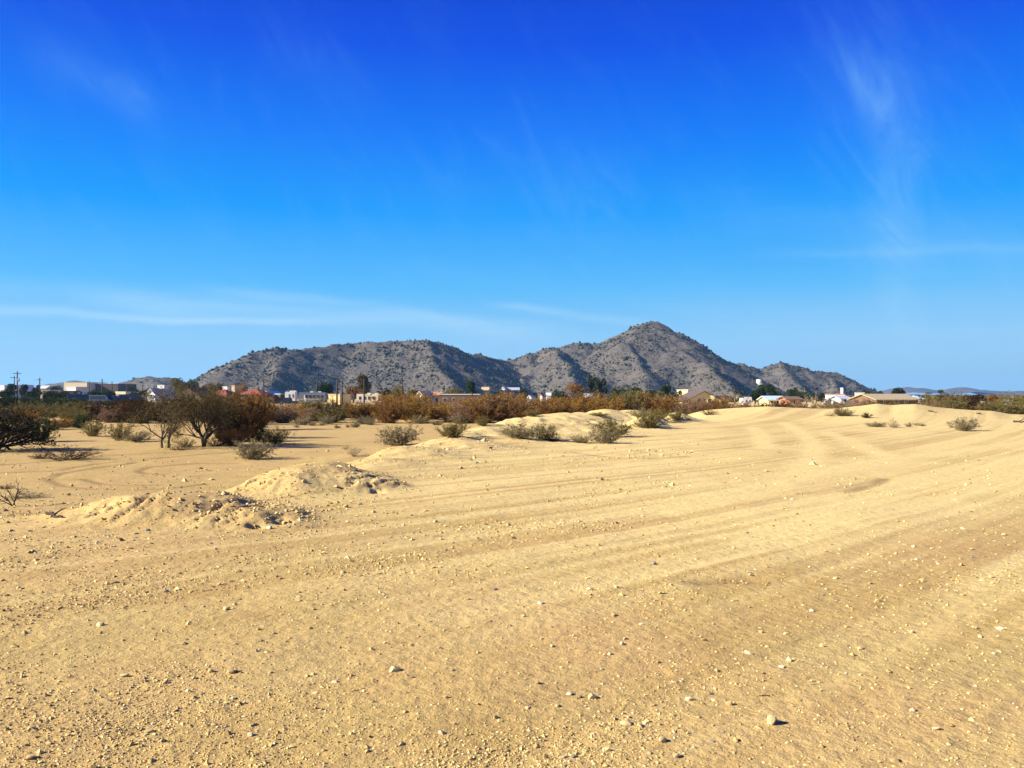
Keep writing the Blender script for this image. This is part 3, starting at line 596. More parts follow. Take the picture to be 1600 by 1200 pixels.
# ------------------------------------------------------------------ shrubs on the open ground: px, base row, width px, height px
SHRUBS = [
 (624, 696, 58, 31, 'c', L_SAGE, 'wide grey green desert shrub on the dirt bank, below the cream gabled house', 'desert_shrub'),
 (707, 683, 44, 24, 'c', L_OLIVE, 'olive desert shrub on the crest of the dirt bank, below the long white-roofed house', 'desert_shrub'),
 (955, 682, 58, 27, 'c', L_OLIVE, 'large olive green shrub in the hollow beside the dark cut bank', 'desert_shrub'),
 (945, 693, 46, 22, 'c', L_SAGE, 'grey green shrub directly in front of the large olive shrub in the hollow', 'desert_shrub'),
 (812, 685, 48, 22, 'c', L_SAGE, 'pale straw green shrub, first of the row under the long dirt ridge', 'desert_shrub'),
 (848, 687, 34, 24, 'c', L_OLIVE, 'taller olive shrub in the middle of the row under the dirt ridge', 'desert_shrub'),
 (866, 689, 22, 13, 'd', L_DEEP, 'small dark brown bush at the end of the row under the dirt ridge', 'dry_bush'),
 (908, 692, 34, 12, 'c', L_SAGE, 'low grey green shrub between the dark brown bush and the large olive shrub', 'desert_shrub'),
 (1000, 651, 32, 13, 'c', L_SAGE, 'flat sage shrub on the back of the low sand mounds', 'desert_shrub'),
 (1018, 668, 40, 26, 'c', L_OLIVE, 'round olive shrub with a dark shaded side, in front of the low sand mounds', 'desert_shrub'),
 (1004, 668, 24, 12, 'c', L_SAGE, 'pale shrub tucked against the round olive shrub by the sand mounds', 'desert_shrub'),
 (1032, 653, 26, 15, 'c', L_OLIVE, 'olive shrub just behind the round shrub by the sand mounds', 'desert_shrub'),
 (1059, 657, 26, 16, 'c', L_OLIVE, 'compact round shrub alone on pale sand, right of the sand mounds', 'desert_shrub'),
 (1076, 656, 8, 5, 'd', L_SAGE, 'tiny dry tuft beside the compact round shrub', 'dry_bush'),
 (1108, 648, 22, 9, 'd', L_DEEP, 'low dark dry shrub at the foot of the sand berm, below the yellow house', 'dry_bush'),
 (1297, 650, 13, 7, 'd', L_SAGE, 'small pale dry bush on the berm, left of the twiggy brown bush', 'dry_bush'),
 (1316, 650, 22, 13, 'c', L_OLIVE, 'twiggy brown bush on the sand berm below the white gabled house', 'dry_bush'),
 (1354, 653, 14, 8, 'c', L_DEEP, 'compact dark brown bush on the sand berm below the tan-roofed house', 'dry_bush'),
 (1371, 667, 26, 8, 'c', L_SAGE, 'low spreading sage shrub on the sand in front of the berm', 'desert_shrub'),
 (1395, 668, 14, 14, 'd', L_SAGE, 'upright wispy shrub on the sand in front of the berm', 'dry_bush'),
 (1420, 667, 9, 7, 'c', L_SAGE, 'tiny sage tuft on the sand, right of the upright wispy shrub', 'desert_shrub'),
 (1433, 665, 12, 6, 'd', L_SAGE, 'faint dry tuft on the sand, middle of the pair left of the grey thorny bush', 'dry_bush'),
 (1443, 666, 7, 5, 'd', L_DEEP, 'tiny brown tuft on the sand, nearest on the left of the grey thorny bush', 'dry_bush'),
 (1505, 673, 34, 20, 'c', L_SAGE, 'grey thorny bush alone on the pale sand near the dirt road', 'dry_bush'),
 (392, 718, 50, 31, 'c', L_SAGE, 'grey twiggy bush with a long shadow behind the dirt mound', 'dry_bush'),
 (430, 694, 42, 24, 'c', L_OLIVE, 'round olive bush casting a long shadow beside the dark thicket', 'desert_shrub'),
 (408, 690, 32, 24, 'c', L_GREEN, 'dark green bush between the thicket and the round olive bush', 'desert_shrub'),
 (384, 690, 42, 26, 'c', L_RUST, 'rusty brown bush under the right side of the thicket', 'desert_shrub'),
 (473, 664, 24, 13, 'c', L_SAGE, 'grey shrub on the flat before the scrub belt, below the black pickup', 'desert_shrub'),
 (463, 668, 8, 5, 'c', L_SAGE, 'small grey tuft at the left foot of the grey shrub below the pickup', 'desert_shrub'),
 (513, 663, 20, 14, 'c', L_SAGE, 'blue grey round shrub on the flat below the long grey trailer', 'desert_shrub'),
 (503, 665, 9, 5, 'c', L_SAGE, 'small tuft touching the left of the blue grey round shrub', 'desert_shrub'),
 (527, 669, 9, 5, 'c', L_OLIVE, 'small olive tuft on the flat below the tan block building', 'desert_shrub'),
 (543, 668, 7, 5, 'c', L_SAGE, 'smallest grey tuft on the flat, just left of the pale sage clump', 'desert_shrub'),
 (555, 668, 13, 8, 'c', L_SAGE, 'pale sage clump on the flat, below the pole by the motorhome', 'desert_shrub'),
 (568, 663, 26, 13, 'c', L_SAGE, 'wide grey sage shrub on the flat below the cream motorhome', 'desert_shrub'),
 (579, 664, 14, 8, 'c', L_SAGE, 'low pale tuft at the right end of the wide sage shrub below the motorhome', 'desert_shrub'),
 (487, 665, 12, 6, 'c', L_SAGE, 'low grey tuft between the two round shrubs below the trailers', 'desert_shrub'),
 (535, 656, 16, 8, 'c', L_GREEN, 'low dark green bush against the foot of the scrub belt, below the twin poles', 'desert_shrub'),
 (553, 713, 26, 18, 'g', L_SAGE, 'wispy pale grass clump behind the second dirt mound', 'grass_clump'),
 (541, 702, 16, 7, 'g', L_YELLOW, 'low straw tuft behind the wispy grass clump', 'grass_clump'),
 (655, 662, 24, 13, 'c', L_YELLOW, 'yellow straw coloured shrub at the foot of the rust scrub', 'desert_shrub'),
 (682, 664, 20, 8, 'c', L_SAGE, 'low pale shrub right of the yellow straw shrub', 'desert_shrub'),
 (718, 662, 26, 13, 'c', L_SAGE, 'sage shrub at the foot of the scrub belt behind the olive bank shrub', 'desert_shrub'),
 (755, 665, 24, 15, 'c', L_OLIVE, 'round olive shrub behind the dirt ridge, below the brownish scrub', 'desert_shrub'),
 (832, 650, 24, 10, 'c', L_OLIVE, 'yellow green shrub behind the ridge crest at the foot of the scrub', 'desert_shrub'),
 (936, 650, 26, 6, 'c', L_OLIVE, 'flat olive growth on the face of the low sand mound', 'desert_shrub'),
 (86, 671, 38, 18, 'c', L_RUST, 'rust brown shrub on the flat beyond the dark mesquite', 'desert_shrub'),
 (106, 668, 30, 15, 'c', L_ORANGE, 'orange brown shrub between the rust shrub and the green shrub', 'desert_shrub'),
 (124, 669, 32, 20, 'c', L_GREEN, 'dark green shrub on the flat, second from the orange and green one', 'desert_shrub'),
 (144, 682, 32, 26, 'c', L_OLIVE, 'orange and green shrub with a dark shaded right side', 'desert_shrub'),
 (186, 688, 32, 26, 'c', L_OLIVE, 'olive shrub standing left of the two-stemmed mesquite', 'desert_shrub'),
 (216, 690, 34, 16, 'c', L_SAGE, 'low grey shrub between the olive shrub and the two-stemmed mesquite', 'desert_shrub'),
 (187, 657, 34, 13, 'c', L_GREEN, 'low dark green shrub at the foot of the far scrub', 'desert_shrub'),
 (158, 657, 18, 9, 'c', L_OLIVE, 'small olive shrub at the foot of the far scrub, left of the dark green one', 'desert_shrub'),
 (236, 655, 30, 14, 'c', L_OLIVE, 'olive shrub seen through the branches of the two-stemmed mesquite', 'desert_shrub'),
 (62, 690, 44, 38, 'c', L_GREEN, 'dark green drooping bush hugging the right of the dark mesquite', 'desert_shrub'),
 (108, 719, 76, 20, 'd', L_DEEP, 'sprawling dark dead brush lying on the dirt', 'dead_brush'),
 (62, 717, 24, 9, 'd', L_DEEP, 'small dark dead brush left of the sprawling dead brush', 'dead_brush'),
 (278, 703, 26, 7, 'd', L_DEEP, 'flat dead brush on the dirt between the two mesquite trunks', 'dead_brush'),
 (50, 778, 44, 11, 'd', L_SAGE, 'broken grey branch lying on the dirt by the leaning dead shrub', 'dead_brush'),
 (8, 764, 22, 9, 'd', L_DEEP, 'thin dry brush behind the leaning dead shrub', 'dead_brush'),
 (290, 698, 26, 14, 'd', L_DEEP, 'dry undergrowth at the foot of the single-trunk mesquite, left side', 'dry_bush'),
 (336, 697, 34, 18, 'd', L_DEEP, 'dark dry undergrowth at the foot of the single-trunk mesquite, right side', 'dry_bush'),
 (362, 696, 34, 24, 'c', L_RUST, 'rust coloured shrub below the thicket', 'desert_shrub'),
]
for i, (px, py, wpx, hpx, ty, lf, lab, nm) in enumerate(SHRUBS):
    p = at(px, py); k = p.y / F
    vs = {'c': CREO, 'd': DRY, 'g': GRASS}[ty]
    tw = M_GREYTWIG if lf in (L_SAGE, L_YELLOW) else (M_BARK if lf in (L_DEEP, L_GREEN) else M_TWIG)
    plant(nm, vs, i, p - Vector((0, 0, .02)), hpx * k * 1.05, wpx * k * 1.08, lf, tw, lab, {'desert_shrub': 'shrub', 'dry_bush': 'bush', 'dead_brush': 'dead brush', 'grass_clump': 'grass clump'}[nm],
          {'desert_shrub': 'desert shrubs on the open ground', 'dry_bush': 'dry bushes on the open ground', 'dead_brush': 'dead brush on the dirt'}.get(nm))

# mesquite trees
def mesquite(px, py, hpx, wpx, seed, trunks, lab, leaf, nleaf, spread=.5, depth=4, name='mesquite_tree', cat='tree', ll=.10, lw=.035, rz=0.0, r0=.07):
    p = at(px, py); k = p.y / F; me = tree_mesh(seed, trunks, hpx * k, spread, nleaf, ll, lw, depth, r0)
    sx = wpx * k / natural_w(me[2]); t = thing(name, lab, cat, p, rz, 'mesquite trees on the flat', (sx, sx, 1))
    link('trunk', me[0], t, M_BARK); tag(link('twigs', me[1], t, M_BARK), kind='stuff'); link('crown', me[2], t, leaf); return t
mesquite(259, 700, 100, 108, 11, [(-.12, 0, .30, 2.9), (.06, 0.03, .16, .3)], 'bare-limbed mesquite with two dark stems beside the single-trunk one', L_MESQ, 6000, .55, ll=.055, lw=.018, r0=.05)
mesquite(318, 698, 98, 104, 23, [(0, 0, .12, .5), (.02, .03, .38, 2.6)], 'dark single-trunk mesquite beside the brown thicket', L_MESQ, 8500, .55, ll=.06, lw=.020, r0=.075)
mesquite(-22, 704, 68, 140, 37, [(0, 0, 1.0, .1), (.1, 0, .5, 2.2), (0, .1, 1.25, 5.9), (0, .1, 1.2, .5)], 'dark low-branched mesquite cut off by the photo edge', L_DUSK, 3000, .6, ll=.09, lw=.026)
# thicket right of the mesquites
for j, (px, py, wpx, hpx, lf, lab) in enumerate([
    (352, 690, 50, 60, L_DEEP, 'dark brown thicket bush touching the single-trunk mesquite'), (384, 684, 54, 58, L_DEEP, 'deep shaded thicket bush in the middle of the thicket'),
    (404, 672, 48, 56, L_RUST, 'tall rust thicket bush below the largest red roof'), (340, 668, 44, 46, L_GREEN, 'green-tinged thicket bush behind the single-trunk mesquite'), (372, 664, 48, 50, L_RUST, 'rust bush at the back of the thicket')]):
    p = at(px, py); k = p.y / F; plant('thicket_bush', BELT, j, p, hpx * k, wpx * k, lf, M_BARK, lab, 'bush', 'bushes of the dark thicket')
# leaning dead shrub at the photo's edge: bare sticks
def dead_shrub(px, py, hpx, lab):
    p = at(px, py); k = p.y / F; rg = np.random.default_rng(77); t = thing('dead_shrub', lab, 'dead shrub', p)
    for i in range(7):
        d = (rg.uniform(-.9, .25), rg.uniform(-.4, .4), rg.uniform(.35, 1)); P = bend((0, 0, -.03), d, hpx * k * rg.uniform(.7, 1.15), 6, -.02, rg, .16); pth = [(P, np.linspace(.014, .004, 7))]
        for _ in range(5):
            f = rg.integers(2, 6); pth.append((bend(P[f], P[f] - P[f - 1] + rg.normal(0, .05, 3), .22, 4, 0, rg, .3), np.linspace(.006, .002, 5)))
        v, f = tubes(pth, 4); link('branch', mesh_np('branch', v, f, None, True), t, M_BARK)
dead_shrub(21, 791, 38, 'leaning dead shrub of bare dark sticks')

# ------------------------------------------------------------------ the scrub belt
TOP = np.array([(-60, 632), (100, 632), (220, 630), (240, 625), (400, 622), (430, 631), (480, 631), (510, 626), (530, 630), (560, 631), (590, 630), (605, 620), (640, 617), (680, 626), (700, 627), (740, 624), (758, 613), (780, 616), (800, 614),
                (830, 620), (850, 621), (890, 621), (930, 619), (960, 613), (1000, 613), (1060, 620), (1090, 623), (1120, 622), (1170, 629), (1220, 629), (1290, 629), (1310, 627), (1325, 621), (1345, 625), (1420, 629), (1445, 626), (1460, 622),
                (1500, 623), (1525, 617), (1545, 626), (1560, 624), (1575, 628), (1600, 621), (1660, 622)], float)
MARKS = [(-80, 'dark hedge'), (130, 'navy van'), (185, 'far left pickup'), (215, 'two-stemmed mesquite'), (300, 'cream red-roofed house'), (400, 'largest red roof'), (448, 'black pickup'), (490, 'grey trailer'), (530, 'tan block building'), (578, 'cream motorhome'),
         (628, 'rust scrub pole'), (664, 'cream gabled shed'), (715, 'long white-roofed house'), (775, 'hillside houses'), (845, 'white sheds'), (912, 'white tank'), (932, 'tall eucalyptus'), (1000, 'dark green tree'), (1085, 'yellow gabled house'),
         (1165, 'white camper shell'), (1206, 'turquoise-roofed house'), (1232, 'orange brick house'), (1303, 'white gabled house'), (1380, 'tan-roofed house'), (1428, 'pale metal-roofed house'), (1470, 'lone palm'), (1520, 'brown roadside tree'), (1556, 'second brown tree')]
ORD = ['first', 'second', 'third', 'fourth', 'fifth', 'sixth', 'seventh', 'eighth', 'ninth']
belt = []
rb = random.Random(5)
for row, (d0, stepm) in enumerate(((79, 2.15), (88, 2.5), (98, 3.0))):
    x = pxw(-60, d0)
    while x < pxw(1660, d0):
        d = d0 + rb.uniform(-3, 3); px = CX + F * x / d
        if not (row == 0 and px > 870):
            belt.append((px, d if px < 870 else d + 12, row))
        x += stepm * rb.uniform(.75, 1.3)
count = {}
NEARCOL = {'rust brown': L_RUST, 'orange brown': L_ORANGE, 'pinkish brown': L_PINK, 'olive brown': L_OLIVE, 'dark brown': L_DEEP}
belt.sort()
for i, (px, d, row) in enumerate(belt):
    p = on(px, d); top = float(np.interp(px, TOP[:, 0], TOP[:, 1])) + (rb.uniform(-1, 8) if row < 2 else rb.uniform(-4, 3)) + (2 if row == 0 else 0)
    if px > 1430: top -= 2.0
    elif px > 1060: top += 1.5
    h = max(pyz(top, d) - p.z, 1.0)
    if px < 215: pool = ['rust brown', 'pinkish brown', 'olive brown', 'dark brown', 'olive brown']
    elif px < 440: pool = ['dark brown', 'rust brown', 'dark brown', 'olive brown']
    elif px < 590: pool = ['rust brown', 'olive brown', 'pinkish brown', 'dark brown', 'orange brown', 'olive brown', 'pinkish brown']
    elif px < 680: pool = ['orange brown', 'rust brown', 'orange brown', 'rust brown']
    elif px < 850: pool = ['pinkish brown', 'pinkish brown', 'rust brown', 'orange brown']
    elif px < 905: pool = ['orange brown', 'rust brown', 'dark brown']
    elif px < 1060: pool = ['orange brown', 'rust brown', 'olive brown', 'orange brown']
    elif px < 1170: pool = ['olive brown', 'pinkish brown', 'rust brown']
    else: pool = ['olive brown', 'pinkish brown', 'olive brown', 'dark brown', 'pinkish brown']
    cname = rb.choice(pool); mk = [m for m in MARKS if m[0] <= px]; mk = mk[-1][1] if mk else 'photo edge'
    rown = ('front', 'middle', 'back')[row]; key = (rown, mk); count[key] = count.get(key, 0) + 1
    lab = f'{cname} bush, {ORD[min(count[key] - 1, 8)]} right of the {mk}, {rown} row of scrub belt'
    plant('scrub_bush', BELT, i, p - Vector((0, 0, .05)), h * 1.04, h * rb.uniform(1.15, 1.6) + .6, NEARCOL[cname], M_TWIG if cname != 'dark brown' else M_BARK, lab, 'bush', 'bushes of the scrub belt')

# ------------------------------------------------------------------ trees of the village
def round_tree(px, pxw_, top, d, leaf, lab, name='shade_tree', seed=1, nleaf=2600, trunk_px=None, base=None, group='trees among the houses', lean=0):
    p = on(px, d) if base is None else base; h = pyz(top, p.y) - p.z; wd = pxw_ / F * p.y; rg = np.random.default_rng(seed)
    t = thing(name, lab, 'tree', p, 0, group); tr = []; B = []
    for i in range(6):
        aa = rg.uniform(0, 6.28); ti = rg.uniform(.1, .7); P = bend((0, 0, -.1), (math.sin(ti) * math.cos(aa) * .6, math.sin(ti) * math.sin(aa) * .6, 1), h * .7, 6, .02, rg, .1); tr.append((P, np.linspace(.05 * h, .012 * h, 7) * .5))
    v, f = tubes(tr, 5); link('trunk', mesh_np('trunk', v, f, None, True), t, M_BARK)
    nb = 9; C = np.stack([rg.normal(0, .22 * wd, nb), rg.normal(0, .22 * wd, nb), h * rg.uniform(.45, .88, nb)], 1); S = rg.uniform(.16, .30, nb)
    pk = rg.integers(0, nb, nleaf); u = rg.normal(0, 1, (nleaf, 3)); u /= np.linalg.norm(u, axis=1)[:, None]; rad = rg.uniform(.55, 1.0, (nleaf, 1)) ** .5
    P = C[pk] + u * rad * (S[pk][:, None] * np.array([wd, wd, min(h, wd * 1.4)])); P[:, 2] = np.maximum(P[:, 2], h * .12); P[:, 2] *= h / np.percentile(P[:, 2], 99.5)
    V, Fc, cc = leaves(P, u, .05 * h + .1, .03 * h + .06, rg, .8); cc = np.clip(.6 * cc + .4 * np.repeat(rg.random(nb)[pk], 4), 0, 1)
    link('crown', mesh_np('crown', V, Fc, cc[:, None].repeat(3, 1)), t, leaf); return t
def palm(px, top, d, lab, wpx=14, skirt=False):
    p = on(px, d); h = pyz(top, d) - p.z; t = thing('palm_tree', lab, 'palm tree', p, 0, 'palm trees among the houses'); rg = np.random.default_rng(int(px))
    P = bend((0, 0, -.1), (.02, 0, 1), h * .86, 6, 0, rg, .015); v, f = tubes([(P, np.linspace(.26, .17, 7))], 7); link('trunk', mesh_np('trunk', v, f, None, True), t, M_PALMTRUNK)
    R = wpx / F * d * .55; Vs = []; Fs = []; b = 0
    for i in range(26):
        a = i * 2.4; up_ = rg.uniform(-.9, 1.1); D = np.array([math.cos(a), math.sin(a), up_]); Q = bend(P[-1], D, R, 5, -.22, rg, .03); w_ = np.array([.06, .30, .42, .34, .2, .03]) * R * .5
        S = np.cross(D, [0, 0, 1.]); S /= np.linalg.norm(S); V = np.concatenate([Q + S * w_[:, None], Q - S * w_[:, None]]); k = len(Q)
        Vs.append(V); Fs.append(np.array([(j, j + 1, j + 1 + k, j + k) for j in range(k - 1)]) + b); b += 2 * k
    V = np.concatenate(Vs); link('crown', mesh_np('crown', V, np.concatenate(Fs), rg.random(len(V))[:, None].repeat(3, 1)), t, L_PALM); return t
L_PALM = leafy('palm_frond', [(.020, .030, .010), (.05, .065, .018), (.11, .10, .035)])
L_EUC = leafy('eucalyptus_foliage', [(.016, .022, .012), (.040, .050, .026), (.075, .085, .045)])
L_FAR = leafy('far_growth', [(.030, .026, .012), (.065, .050, .022), (.11, .08, .04)], .05)
TREES = [(282, 30, 591, 330, L_OLIVE, 'pale green desert tree left of the cream gabled house', 'shade_tree'), (300, 26, 596, 345, L_GREEN, 'dark tree behind the cream gabled house', 'shade_tree'),
 (322, 24, 600, 345, L_MESQ, 'brownish tree rising behind the first red roof', 'shade_tree'), (346, 30, 600, 360, L_DEEP, 'brown bare tree between the red roofs', 'shade_tree'), (374, 22, 598, 330, L_RUST, 'rust tree behind the middle red roof', 'shade_tree'),
 (510, 26, 598, 290, L_GREEN, 'dark green tree behind the grey trailer', 'shade_tree'), (552, 22, 604, 275, L_RUST, 'rust tree between the tan block building and motorhome', 'shade_tree'),
 (569, 26, 586, 285, L_OLIVE, 'thin pale olive tree standing behind the motorhome', 'shade_tree'), (600, 20, 608, 285, L_GREEN, 'small green tree right of the motorhome', 'shade_tree'), (618, 34, 603, 300, L_OLIVE, 'spreading olive tree behind the rust scrub', 'shade_tree'),
 (644, 30, 609, 300, L_OLIVE, 'low olive tree left of the cream gabled shed', 'shade_tree'),
 (708, 30, 607, 330, L_OLIVE, 'low olive tree behind the long white-roofed house', 'shade_tree'), (736, 20, 595, 340, L_GREEN, 'dark upright tree at the far end of the white-roofed house', 'shade_tree'),
 (778, 14, 611, 330, L_GREEN, 'small dark tree below the hillside houses', 'shade_tree'), (818, 12, 609, 330, L_GREEN, 'small dark tree right of the hillside houses', 'shade_tree'), (836, 12, 614, 300, L_GREEN, 'small dark green tree among the white sheds', 'shade_tree'),
 (873, 26, 611, 310, L_GREEN, 'low green tree left of the rust tree', 'shade_tree'), (897, 30, 599, 330, L_RUST, 'rust red tree standing above the scrub belt', 'shade_tree'),
 (925, 14, 587, 330, L_EUC, 'tall dark eucalyptus, slimmer of the two', 'eucalyptus_tree'), (937, 20, 592, 325, L_EUC, 'tall drooping eucalyptus beside the slimmer one', 'eucalyptus_tree'),
 (908, 16, 612, 300, L_OLIVE, 'small olive tree by the white tank', 'shade_tree'), (962, 20, 606, 300, L_GREEN, 'low dark tree right of the eucalyptus pair', 'shade_tree'),
 (992, 34, 603, 260, L_GREEN, 'broad dark green tree above the scrub belt', 'shade_tree'), (1014, 22, 610, 262, L_GREEN, 'lower dark green tree joined to the broad one', 'shade_tree'), (1040, 18, 603, 290, L_GREEN, 'dark tree left of the yellow gabled house', 'shade_tree'), (1056, 16, 611, 300, L_GREEN, 'low dark tree against the yellow gabled house', 'shade_tree'),
 (1185, 22, 602, 275, L_GREEN, 'tall round dark tree below the hillside water tank', 'shade_tree'), (1206, 16, 601, 285, L_GREEN, 'round-headed dark tree behind the turquoise-roofed house', 'shade_tree'), (1214, 18, 611, 290, L_EUC, 'low dark tree right of the round-headed tree', 'shade_tree'),
 (1180, 16, 612, 265, L_GREEN, 'low green tree at the foot of the tall round tree', 'shade_tree'), (1238, 18, 606, 310, L_GREEN, 'dark tree behind the orange brick house', 'shade_tree'), (1250, 18, 612, 300, L_EUC, 'small grey green tree right of the orange brick house', 'shade_tree'), (1284, 14, 614, 320, L_EUC, 'dark shrub-like tree left of the white gabled house', 'shade_tree'),
 (1353, 16, 609, 420, L_EUC, 'bluish tree behind the tan-roofed house, left end', 'shade_tree'), (1375, 14, 611, 430, L_EUC, 'dim far tree over the ridge of the tan roof', 'shade_tree'), (1404, 22, 606, 330, L_EUC, 'bluish green tree over the right end of the tan roof', 'shade_tree'),
 (1524, 30, 617, 150, L_DEEP, 'brown roadside tree with a green top', 'shade_tree'), (1556, 26, 617, 150, L_RUST, 'bare reddish tree, second brown tree from the lone palm', 'shade_tree'), (1592, 34, 619, 120, L_OLIVE, 'olive tree cut off by the photo edge', 'shade_tree'),
 (72, 22, 610, 205, L_EUC, 'low dark tree before the thin white shed roof', 'shade_tree'), (97, 26, 612, 206, L_GREEN, 'low dark tree left of the tan hut', 'shade_tree'), (138, 30, 611, 212, L_EUC, 'low grey green tree between the navy vans and the warehouse', 'shade_tree'), (168, 34, 610.5, 214, L_GREEN, 'low dark tree under the warehouse wing', 'shade_tree'), (222, 30, 611, 222, L_EUC, 'low grey green tree right of the yellow block building', 'shade_tree'), (48, 26, 610, 204, L_GREEN, 'low dark tree behind the dark hedge', 'shade_tree'), (14, 30, 609.5, 206, L_EUC, 'low dim tree below the tall power poles', 'shade_tree'),
 (18, 14, 600, 300, L_GREEN, 'dark tree beside the tall power poles', 'shade_tree'), (36, 12, 601, 330, L_EUC, 'dim tree right of the tall power poles', 'shade_tree'), (58, 12, 602, 330, L_EUC, 'dim tree left of the lone pole', 'shade_tree'), (85, 26, 603, 330, L_EUC, 'dim wide tree behind the car yard', 'shade_tree'), (150, 20, 609, 300, L_EUC, 'low dark tree in front of the cream warehouse', 'shade_tree'),
 (208, 20, 603, 420, L_EUC, 'dim tree right of the warehouse', 'shade_tree'), (228, 18, 607, 300, L_MESQ, 'brown tree left of the white gabled roof', 'shade_tree')]
for i, (px, wd, top, d, lf, lab, nm) in enumerate(TREES): round_tree(px, wd, top, d, lf, lab, nm, 50 + i)
palm(1257, 599, 330, 'tall palm left of the second palm, in front of the ridge', 9); palm(1275, 602, 320, 'second palm in front of the ridge', 10)
palm(1148, 607, 270, 'dark palm right of the yellow gabled house', 12); palm(1158, 609, 262, 'shaggy pale palm beside the dark palm', 15); palm(1260, 611, 265, 'short bushy palm below the tall palm', 15); palm(1270, 613, 258, 'short leaning palm right of the bushy palm', 12)
palm(1470, 606, 290, 'lone palm right of the pale metal-roofed house', 12); palm(693, 603, 310, 'thin palm behind the long white-roofed house', 7)
for i, (px, top) in enumerate(((122, 624), (137, 626), (153, 626.5), (168, 625), (186, 626), (201, 623.5), (212, 622), (224, 624))):
    p = on(px, 150 + 9 * (i % 2)); plant('hedge_bush', BELT, i + 2, p, pyz(top, p.y) - p.z, 2.6, L_GREEN if i % 2 else L_DEEP, M_BARK, f'low dark bush, {ORD[i]} of the row before the yard vehicles', 'hedge bush', 'dark bushes before the yard')
# scattered low growth on the plain beyond the houses
_d = np.geomspace(330, 5000, 7000); _rg = np.random.default_rng(88); _x = _rg.uniform(-.75, .75, 7000) * _d; _s = _rg.uniform(.8, 2.0, 7000) * (_d / 500) ** .55
V, Fc = lumps(np.stack([_x, _d, -1 + _s * .3], 1), _s, .4, (.55, .9), _rg); o = link('plain_undergrowth', mesh_np('plain_undergrowth', V, Fc, np.repeat(_rg.random(7000), 6)[:, None].repeat(3, 1)), None, L_FAR); tag(o, 'low scattered growth on the plain beyond the houses', None, None, 'stuff')
# dark hedge on the far left
for i, px in enumerate((-20, 4, 26, 48, 68, 88, 106)):
    p = on(px, 148); plant('hedge_bush', BELT, i, p, pyz(616 + i * 1.1, 148) - p.z, 4.0, L_GREEN, M_BARK, f'dark hedge bush, {ORD[i]} from the photo edge toward the car yard', 'hedge bush', 'dark hedge by the car yard')

# ------------------------------------------------------------------ houses
def windows(t, W, zb, spec, y, frame=M_WHITE):
    for (fx0, fx1, z0, z1) in spec:
        x0, x1 = -W / 2 + fx0 * W, -W / 2 + fx1 * W; m = MB(); b = .07
        m.box(x0, x0 + b, y - .06, y + .02, z0, z1); m.box(x1 - b, x1, y - .06, y + .02, z0, z1); m.box(x0 + b, x1 - b, y - .06, y + .02, z1 - b, z1); m.box(x0 + b, x1 - b, y - .06, y + .02, z0, z0 + b)
        f = m.build('window', frame, t); MB().box(x0 + b, x1 - b, y - .03, y + .01, z0 + b, z1 - b).build('pane', M_GLASS, f)
def house(lab, l, r, eave, ridge, d, depth, roof, wm, rm, wins=(), door=None, name='house', cat='house', yaw=0.0, over=.5, base=None, chimney=None, group='houses of the village'):
    if yaw == 0.0 and roof in ('gable_front', 'flat') and 'warehouse' not in name and r - l < 40: yaw = -.32
    mid = (l + r) / 2; p = on(mid, d) if base is None else base; d = p.y; W = (r - l) / F * d; E = pyz(eave, d) - p.z; R = pyz(ridge, d) - p.z
    t = thing(name, lab, cat, p, yaw, group); wd = W - 2 * over if roof != 'flat' else W; hx, hy = wd / 2, depth / 2; o = over; th = .18
    if roof == 'gable_front':      # ridge runs away from the viewer, gable faces us
        MB().prism([(-hx, -.3), (hx, -.3), (hx, E), (0, R - .02), (-hx, E)], -hy, hy).build('wall', wm, t)
        sl = (R - E) / hx; m = MB()
        for s in (-1, 1):
            q = [(0, R), (s * (hx + o), E - o * sl), (s * (hx + o), E - o * sl + th), (0, R + th)]
            m.prism(q if s > 0 else q[::-1], -hy - o, hy + o)
        m.build('roof', rm, t)
    elif roof == 'gable_side':
        MB().prism_x([(-hy, -.3), (hy, -.3), (hy, E), (0, R - .02), (-hy, E)], -hx, hx).build('wall', wm, t); sl = (R - E) / hy; m = MB()
        for s in (-1, 1):
            q = [(0, R), (s * (hy + o), E - o * sl), (s * (hy + o), E - o * sl + th), (0, R + th)]
            m.prism_x(q if s > 0 else q[::-1], -hx - o, hx + o)
        m.build('roof', rm, t)
    elif roof == 'hip':
        MB().box(-hx, hx, -hy, hy, -.3, E).build('wall', wm, t); a, b = hx + o, hy + o; q = max(a - b, .2)
        MB().add([(-a, -b, E), (a, -b, E), (a, b, E), (-a, b, E), (-q, 0, R), (q, 0, R), (-a, -b, E - .15), (a, -b, E - .15), (a, b, E - .15), (-a, b, E - .15)],
                 [(0, 1, 5, 4), (1, 2, 5), (2, 3, 4, 5), (3, 0, 4), (6, 7, 1, 0), (7, 8, 2, 1), (8, 9, 3, 2), (9, 6, 0, 3), (9, 8, 7, 6)]).build('roof', rm, t)
    else:
        MB().box(-hx, hx, -hy, hy, -.3, R - .25).build('wall', wm, t); MB().box(-hx - .15, hx + .15, -hy - .15, hy + .15, R - .25, R).build('roof', rm, t)
    windows(t, wd, p.z, wins, -hy)
    if door:
        f0, f1, z1 = door; x0, x1 = -wd / 2 + f0 * wd, -wd / 2 + f1 * wd; dd = MB().box(x0, x1, -hy - .06, -hy + .02, 0, z1).build('door', M_BROWN, t)
        MB().box(x1 - .16, x1 - .10, -hy - .10, -hy - .06, .95, 1.05).build('handle', M_CHROME, dd)
    if chimney:
        cx, cw, cz = chimney; MB().box(-W / 2 + cx * W, -W / 2 + cx * W + cw, -.4, .4, E, cz).build('chimney', wm, t)
    return t
